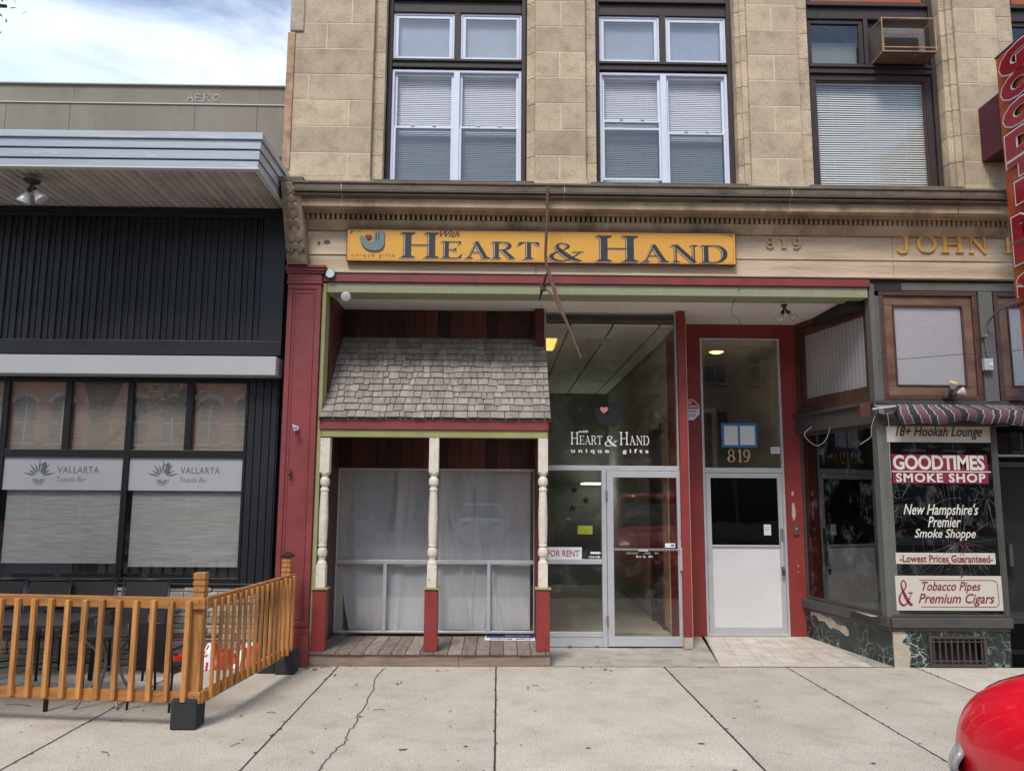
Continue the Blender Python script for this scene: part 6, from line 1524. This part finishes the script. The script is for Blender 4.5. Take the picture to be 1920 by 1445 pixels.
# ================================================================== CARS
def car(label, m_, nose, heading, suv=0, group=None, lic=False, sc=1.0):
    """heading = direction the nose points to (radians from +X)"""
    t = thing('parked_car', label, 'car', (0, 0, 0), group)
    hz = .18*suv
    # station: x from nose, half width, z bottom, z sill, z belt, z shoulder, half width of shoulder, z top centre
    st = [(0.00, .50, .30, .42, .56, .62, .44, .64), (.05, .66, .24, .40, .60, .68, .58, .70), (.18, .80, .20, .40, .64, .76, .66, .80), (.45, .87, .20, .42, .70, .86, .70, .90), (.85, .89, .2, .42, .76, .91, .70, .955),
          (1.25, .90, .2, .42, .80, .95, .72, 1.0), (1.7, .90, .2, .42, .84, .97, .76, 1.02), (2.6, .90, .2, .42, .88, .99, .80, 1.03), (3.4, .90, .2, .42, .9, 1.0, .8, 1.04), (3.9, .88, .22, .44, .9, .99, .76, 1.02), (4.2, .82, .26, .46, .86, .95, .68, .97), (4.3, .7, .34, .5, .78, .86, .55, .88)]
    q = MB(); vs = []; K = 12
    for x, w_, zb, zs_, zbl, zsh_, ws, zt in st:
        half = [(0, zb), (w_*.8, zb), (w_*.98, zs_), (w_, (zs_+zbl)/2), (w_*.975, zbl), (ws, zsh_), (ws*.5, zt-.01)]
        ring_ = half+[(0, zt)]+[(-a, b) for a, b in half[:0:-1]]
        for a, b in ring_: vs.append((x, a, b+hz*(b > .5)))
    n = 14
    q.v = vs
    for i in range(len(st)-1):
        for k in range(n): q.face((i*n+k, i*n+(k+1) % n, (i+1)*n+(k+1) % n, (i+1)*n+k))
    q.face(tuple(range(n))[::-1]); q.face(tuple((len(st)-1)*n+k for k in range(n)))
    body = q.build('body', m_, t, smooth=True, subsurf=2)
    dg = bpy.context.evaluated_depsgraph_get(); dg.update(); be = body.evaluated_get(dg)
    for s in (-1, 1):
        q = MB(); pts = []
        for k in range(19):
            x = .10+k*.064; ok, hit, nn_2, _ = be.ray_cast(Vector((x, s*(.60+.10*min(1, k/14)), 3)), Vector((0, 0, -1)))
            if ok: pts.append(hit+Vector((0, 0, .0005)))
        if len(pts) > 3: q.tube(pts, .0035, 5); q.build('hood_seam', 'black', body)
    # greenhouse
    gst = [(1.25, .70, .76, .98, .98), (1.95, .74, .60, 1.0, 1.40), (2.4, .76, .62, 1.0, 1.45), (3.2, .76, .6, 1.0, 1.42), (3.75 if not suv else 3.95, .74, .56, 1.0, 1.25 if not suv else 1.4), (4.1, .68, .62, .97, .98)]
    q = MB(); vs = []
    for x, wb_, wt_, z0_, z1_ in gst:
        for a, b in ((wb_, z0_-.04), (wb_, z0_), (wt_, z1_), (-wt_, z1_), (-wb_, z0_), (-wb_, z0_-.04)): vs.append((x, a, b+hz))
    q.v = vs
    for i in range(len(gst)-1):
        for k in range(6): q.face((i*6+k, i*6+(k+1) % 6, (i+1)*6+(k+1) % 6, (i+1)*6+k))
    q.face((5, 4, 3, 2, 1, 0)); q.face(tuple((len(gst)-1)*6+k for k in range(6))); q.build('windows', 'carglass', t, .02)
    q = MB(); rf = [(1.85, .6, 1.385), (2.4, .62, 1.458), (3.2, .6, 1.428), (3.8 if not suv else 4.0, .55, 1.25 if not suv else 1.4)]
    for x, w_, z in rf: q.v += [(x, -w_, z+hz), (x, -w_*.5, z+.025+hz), (x, w_*.5, z+.025+hz), (x, w_, z+hz)]
    for i in range(3):
        for k in range(3): q.face((i*4+k, i*4+k+1, i*4+k+5, i*4+k+4))
    r2 = q.build('roof', m_, t, smooth=True); r2.modifiers.new('s', 'SOLIDIFY').thickness = -.02
    q = MB()
    for s in (-1, 1):
        for pts in (((1.25, .72, .99), (1.9, .615, 1.39)), ((2.55, .765, 1.0), (2.5, .63, 1.44)), ((4.05, .69, .98), (3.7, .57, 1.3))): q.tube([(a, s*b, c+hz) for a, b, c in pts], .03, 6)
    q.build('pillars', m_, t)
    for s in (-1, 1):
        q = MB()       # headlamp: curved lens wrapping the corner
        sec = [(.03, .44, .42, .49), (.06, .60, .42, .52), (.13, .71, .43, .54), (.21, .785, .44, .55), (.29, .825, .46, .545)]
        for x, w_, a, b in sec: q.v += [(x-.012, s*(w_+.006), a+hz), (x-.012, s*(w_+.022), (a+b)/2+hz), (x+.01, s*(w_-.012), b+hz)]
        for i in range(4):
            for k in range(2): f_ = (i*3+k, i*3+k+1, i*3+k+4, i*3+k+3); q.face(f_ if s < 0 else f_[::-1])
        h = q.build('headlight', 'lens', t, smooth=True, subsurf=2); h.modifiers.new('s', 'SOLIDIFY').thickness = .02
        MB().box(4.24, 4.3, s*.45, s*.68, .72+hz, .84+hz).build('tail_light', 'signred', t, .02)
        MB().box(1.75, 1.9, s*.88, s*1.05, .98+hz, 1.1+hz).build('mirror', m_, t, .03)
        for xw in (.85, 3.45):
            o = MB().lathe([(.1, .0), (.24, .02), (.32, .05), (.325, .15), (.31, .2), (.1, .2)], (xw, s*.70, .325), (0, s, 0), 32).build('wheel', 'rubber', t, smooth=False)
            MB().lathe([(.2, .2), (.205, .21), (.19, .215), (.06, .2), (.001, .21)], (xw, s*.70, .325), (0, s, 0), 20).build('rim', 'chrome', o)
    q = MB(); q.box(-.01, .03, -.42, .42, .32, .44); q.build('grille', 'black', t, .01)
    if lic: MB().box(4.3, 4.31, -.16, .16, .6+hz, .7+hz).build('number_plate', 'signwhite', t)
    a = heading+math.pi; t.rotation_euler = (0, 0, a); t.location = nose; t.scale = (sc,)*3
    return t
car('bright red car with a clear headlight parked nose to the kerb', 'carred', (3.13, -4.36, -.1), R(98), sc=1.32)
car('white car parked across the street facing away', 'carwhite', (-.6, -22.5, -.13), R(-90), suv=1, lic=True, group='cars parked across the street')
car('dark grey car parked across the street beside the white car', mat('cargrey', (.08, .085, .09), .3, coat=1), (3.2, -22.5, -.13), R(-90), suv=1, lic=True, group='cars parked across the street')
car('silver car parked across the street opposite the patio', mat('carsilver', (.45, .46, .48), .3, coat=1), (-5.8, -22.5, -.13), R(-90), lic=True, group='cars parked across the street')

# ================================================================== far side of the street
def block(label, m_, x0, x1, h, wn, wz, arch, dx, wwid):
    t = thing('street_building', label, 'building', ((x0+x1)/2, -30, 0))
    MB().box(x0, x1, -36, -30, 0, h).build('wall', m_, t)
    MB().box(x0-.1, x1+.1, -36, -29.7, h+.001, h+.4).build('cornice', 'stone_smooth', t, .05)
    proto_ = None
    for zz in wz:
        n = int((x1-x0-.8)/dx)
        for k in range(n):
            xc = x0+.9+dx*(k+.5)*(x1-x0-1.8)/(n*dx)
            if proto_ is None:
                q = MB(); pts = [(-wwid/2, 0), (wwid/2, 0), (wwid/2, 1.9)]+[(math.cos(a)*wwid/2, 1.9+math.sin(a)*.3) for a in [math.pi*j/8 for j in range(1, 8)]]+[(-wwid/2, 1.9)] if arch else [(-wwid/2, 0), (wwid/2, 0), (wwid/2, 2.0), (-wwid/2, 2.0)]
                q.prism(pts, Vector((0, 0, 0)), -XR, ZU, .03); wo = q.build('window', 'window_refl', t)
                q = MB(); q.box(-.04, .04, .0, .04, 0.05, 1.9); q.box(-wwid/2, wwid/2, .0, .045, .95, 1.03); q.box(-wwid/2-.1, wwid/2+.1, .0, .12, -.12, -.01)
                if arch:
                    for j in range(9):
                        a = math.pi*(j+.5)/9; q.box(-.07, .07, 0, .06, -.09, .09, .5, Matrix.Translation((math.cos(a)*(wwid/2+.1), 0, 1.92+math.sin(a)*.42)) @ Matrix.Rotation(a-math.pi/2, 4, 'Y').inverted())
                fo_ = q.build('frame', 'cardcream', wo); proto_ = (wo, fo_); wo.location = (xc, -29.98, zz)
                wo.matrix_parent_inverse = Matrix.Translation(-t.location)
            else:
                a_, b_ = proto_[0].copy(), proto_[1].copy(); C.objects.link(a_); C.objects.link(b_); a_.location = (xc, -29.98, zz); b_.parent = a_
    q = MB(); x = x0+.3
    while x < x1-2.4: q.box(x, x+2.2, -29.99, -29.9, .5, 2.9); x += 2.5
    q.build('shop_glazing', 'window_refl', t); MB().box(x0, x1, -30, -29.6, 3.0, 3.5).build('shop_fascia', 'stone_smooth', t, .03)
block('orange brick building with arched windows across the street', 'brick', -30, 2, 11.5, 0, (4.2, 7.8), True, 1.75, 1.0)
block('pale stone building with flat windows across the street', 'stone_smooth', 2.3, 16, 12.5, 0, (4.3, 7.8), False, 2.2, 1.1)
block('dark brick building with flat windows across the street', mat('brickdark', (.16, .07, .05), .9, var=.3), 16.3, 34, 10.5, 0, (4.2, 7.4), False, 2.0, 1.0)
def tree(label, x, y, h, r, n, seed, group=None, lean=(0, 0), tip=None, zb=-.17):
    rs = random.Random(seed); t = thing('street_tree', label, 'tree', (x, y, zb), group)
    q = MB(); top = Vector((x+lean[0], y+lean[1], h*.62)); q.tube(cat([(x, y, zb), (x+.04, y, h*.2), (x+lean[0]*.5, y+lean[1]*.5, h*.42), tuple(top), (top.x, top.y, h*.85)], 4), [.17-.13*k/16 for k in range(17)], 10)
    lobes = []
    for k in range(14):
        a = rs.uniform(0, 6.28); rr_ = r*rs.uniform(.35, .85); zz = h*rs.uniform(.5, .95); e = Vector((top.x+math.cos(a)*rr_, top.y+math.sin(a)*rr_, zz)); s = Vector((x+lean[0]*.6, y+lean[1]*.6, h*rs.uniform(.35, .6)))
        q.tube(cat([tuple(s), tuple(s.lerp(e, .5)+Vector((0, 0, .15))), tuple(e)], 4), [.06, .05, .045, .04, .03, .025, .02, .015, .01], 6); lobes.append((e, r*rs.uniform(.28, .45)))
    if tip is not None:
        s = top; q.tube(cat([tuple(s), tuple(s.lerp(tip, .6)+Vector((0, 0, .25))), tuple(tip)], 5), [.05-.004*k for k in range(11)], 6)
    q.build('trunk', 'bark', t, smooth=True)
    c = MB()
    def leaf(p, s):
        d = Vector((rs.gauss(0, 1), rs.gauss(0, 1), rs.gauss(0, .6)-.3)).normalized(); a = d.orthogonal().normalized(); a = (a*math.cos(rs.uniform(0, 6))+d.cross(a)*math.sin(rs.uniform(0, 6))).normalized()
        c.add([p, p+d*s*.5+a*s*.28, p+d*s, p+d*s*.5-a*s*.28], [(0, 1, 2, 3)], rs.random())
    for i in range(n):
        e, lr = rs.choice(lobes); v = Vector((rs.gauss(0, 1), rs.gauss(0, 1), rs.gauss(0, 1))).normalized()*lr*rs.uniform(.3, 1.05); v.z *= .75; leaf(e+v, rs.uniform(.07, .14)*(1.7 if r > 2 else 1))
    if tip is not None:
        for i in range(60): leaf(tip+Vector((rs.uniform(-.3, .05), rs.uniform(-.1, .1), rs.uniform(-.03, .1))), rs.uniform(.035, .06))
        for i in range(14): leaf(tip+Vector((rs.uniform(-.16, -.045), rs.uniform(-.05, .05), rs.uniform(-.14, -.08))), rs.uniform(.035, .055))
    c.build('crown', 'leaf', t); return t
tree('broad leafy tree across the street in front of the brick building', -2.5, -24.4, 9, 2.6, 9000, 1, 'trees across the street')
tree('leafy tree across the street in front of the pale building', 4.5, -24.4, 9.5, 2.8, 9000, 2, 'trees across the street')
tip = P(12, 12, -4.4)
tree('street tree whose leaf tips show in the upper left corner of the photo', -6.6, -4.3, 6.2, 1.5, 5000, 3, tip=tip, zb=0)
t2 = P(-4, 48, -4.4)

# ================================================================== litter of dry leaves
def deadleaf(p, s, a, label, grp='dry leaves on the pavement', y=None):
    q = MB(); n_ = 10; pts = []
    for k in range(n_): an = 2*math.pi*k/n_; r_ = s*(1 if k % 2 == 0 else .5)*random.uniform(.7, 1.1); pts.append((math.cos(an)*r_, math.sin(an)*r_*.7, random.uniform(.002, .012)))
    q.add([(0, 0, .008)]+pts, [(0, k+1, (k+1) % n_+1) for k in range(n_)], random.random()); o = q.build('dry_leaf', 'deadleaf'); o.location = p; o.rotation_euler = (0, 0, a); return tag(o, label, 'leaf', grp)
rs = random.Random(21)
lp = [(575, 1252, .05), (590, 1255, .05), (583, 1249, .045), (566, 1250, .04), (668, 1283, .03), (745, 1282, .03), (752, 1280, .022), (675, 1343, .035), (665, 1254, .02), (798, 1310, .018), (690, 1328, .016), (920, 1257, .016), (820, 1257, .035), (838, 1257, .03), (1135, 1255, .045), (1146, 1257, .035), (1068, 1212, .04), (1085, 1210, .03), (1120, 1212, .03), (628, 1266, .03), (585, 1410, .025), (452, 1342, .022), (532, 1353, .022), (138, 1362, .016), (268, 1333, .018), (235, 1331, .018), (1016, 1265, .014)]
leaves = []
for k, (px, py, s) in enumerate(lp):
    p = G(px, py, .004 if py > 1245 else .04); lab = ('dry brown leaf lying at the foot of the red pilaster' if px < 600 and 1245 < py < 1260 else 'dry brown leaf lying at the foot of the shop window' if py < 1220 else 'dry brown leaf lying on the pavement by the porch step' if py < 1262 and px < 930 else
           'dry brown leaf lying on the pavement before the shop doors' if px > 930 else 'dry brown leaf lying on the pavement beside the railing' if px < 600 else 'dry brown leaf lying near the jagged pavement crack')
    leaves.append((deadleaf(p, s, rs.uniform(0, 6), lab), px))
words = ['leftmost', 'second from the left', 'third from the left', 'fourth from the left', 'fifth from the left', 'sixth from the left', 'seventh from the left', 'eighth from the left']
for lab in {o['label'] for o, _ in leaves}:
    grp_ = sorted([e for e in leaves if e[0]['label'] == lab], key=lambda e: e[1]); names = words[:len(grp_)-1]+['rightmost']
    if len(grp_) > 1:
        for (o, _), w_ in zip(grp_, names): o['label'] = w_+' '+lab
# gum spots and flecks on the slabs
q = MB()
spots = [(755, 1405, .035), (873, 1399, .02), (845, 1362, .014), (844, 1334, .014), (1103, 1402, .02), (1417, 1314, .018), (1422, 1326, .014), (1376, 1346, .018), (1362, 1366, .022), (1316, 1394, .03), (1638, 1431, .02), (1725, 1393, .014), (1686, 1263, .014), (1378, 1444, .02), (1108, 1280, .015)]
for _ in range(120):
    p = G(rs.uniform(-100, 1900), rs.uniform(1256, 1600)); spots.append((p.x, p.y, rs.uniform(.004, .012), 1))
for s_ in spots:
    p = Vector((s_[0], s_[1], 0)) if len(s_) == 4 else G(s_[0], s_[1]); r_ = s_[2]
    q.prism([(math.cos(k*.785)*r_*rs.uniform(.6, 1.2), math.sin(k*.785)*r_*rs.uniform(.4, .9)) for k in range(8)], Vector((p.x, p.y, .0035)), Vector((1, 0, 0)), Vector((0, 1, 0)), 0)
q.build('gum_spots', 'crackm', sw)
for k, (a_, b_) in enumerate((((620, 1250-0), (600, 1251)), ((208, 1350), (229, 1352)), ((432, 1398), (450, 1392)), ((190, 1408), (204, 1416)), ((988, 1286), (989, 1292)), ((998, 1284), (1010, 1286)), ((10, 1320), (58, 1323)), ((500, 1335), (516, 1336)), ((722, 1331), (700, 1330)))):
    p0_, p1_ = G(a_[0], a_[1], .006), G(b_[0], b_[1], .006); pm = (p0_+p1_)/2+Vector((.01, .012, .004))
    o = MB().tube(cat([tuple(p0_), tuple(pm), tuple(p1_)], 3), .0025, 5).build('twig', 'bark')
    tag(o, ['thin twig lying at the foot of the red pilaster', 'thin twig lying on the pavement under the railing, left of its black foot', 'thin curved twig lying right of the front black railing foot', 'short twig lying near the bottom left pavement joint', 'tiny twig standing out right of the middle pavement joint', 'short level twig right of the middle pavement joint', 'long thin twig lying under the railing at the left edge', 'short twig lying between the railing and the first pavement joint', 'short twig lying beside the jagged pavement crack'][k], 'twig', 'twigs on the pavement')
# dirt caught in the joints and pale rub marks
rq = random.Random(77); q = MB()
for xj in jx:
    if abs(xj) > 6: continue
    for k in range(26):
        yy = KY*rq.random(); xx = xj+rq.uniform(-.012, .012); r_ = rq.uniform(.004, .014)
        q.prism([(math.cos(j*1.05)*r_*rq.uniform(.4, 1.1), math.sin(j*1.05)*r_*rq.uniform(.8, 2.2)) for j in range(6)], Vector((xx, yy-.01, .0045)), Vector((1, 0, 0)), Vector((0, 1, 0)), 0)
q.build('joint_dirt', 'joint', sw)
q = MB()
for k in range(90):
    xx = rq.uniform(-2.0, 2.2); r_ = rq.uniform(.003, .012)
    q.prism([(math.cos(j*1.05)*r_*rq.uniform(.6, 1.6), math.sin(j*1.05)*r_*rq.uniform(.4, .9)) for j in range(6)], Vector((xx, -.012-.06*rq.random()**2, .0052)), Vector((1, 0, 0)), Vector((0, 1, 0)), 0)
q.build('grit', 'deadleaf', sw)
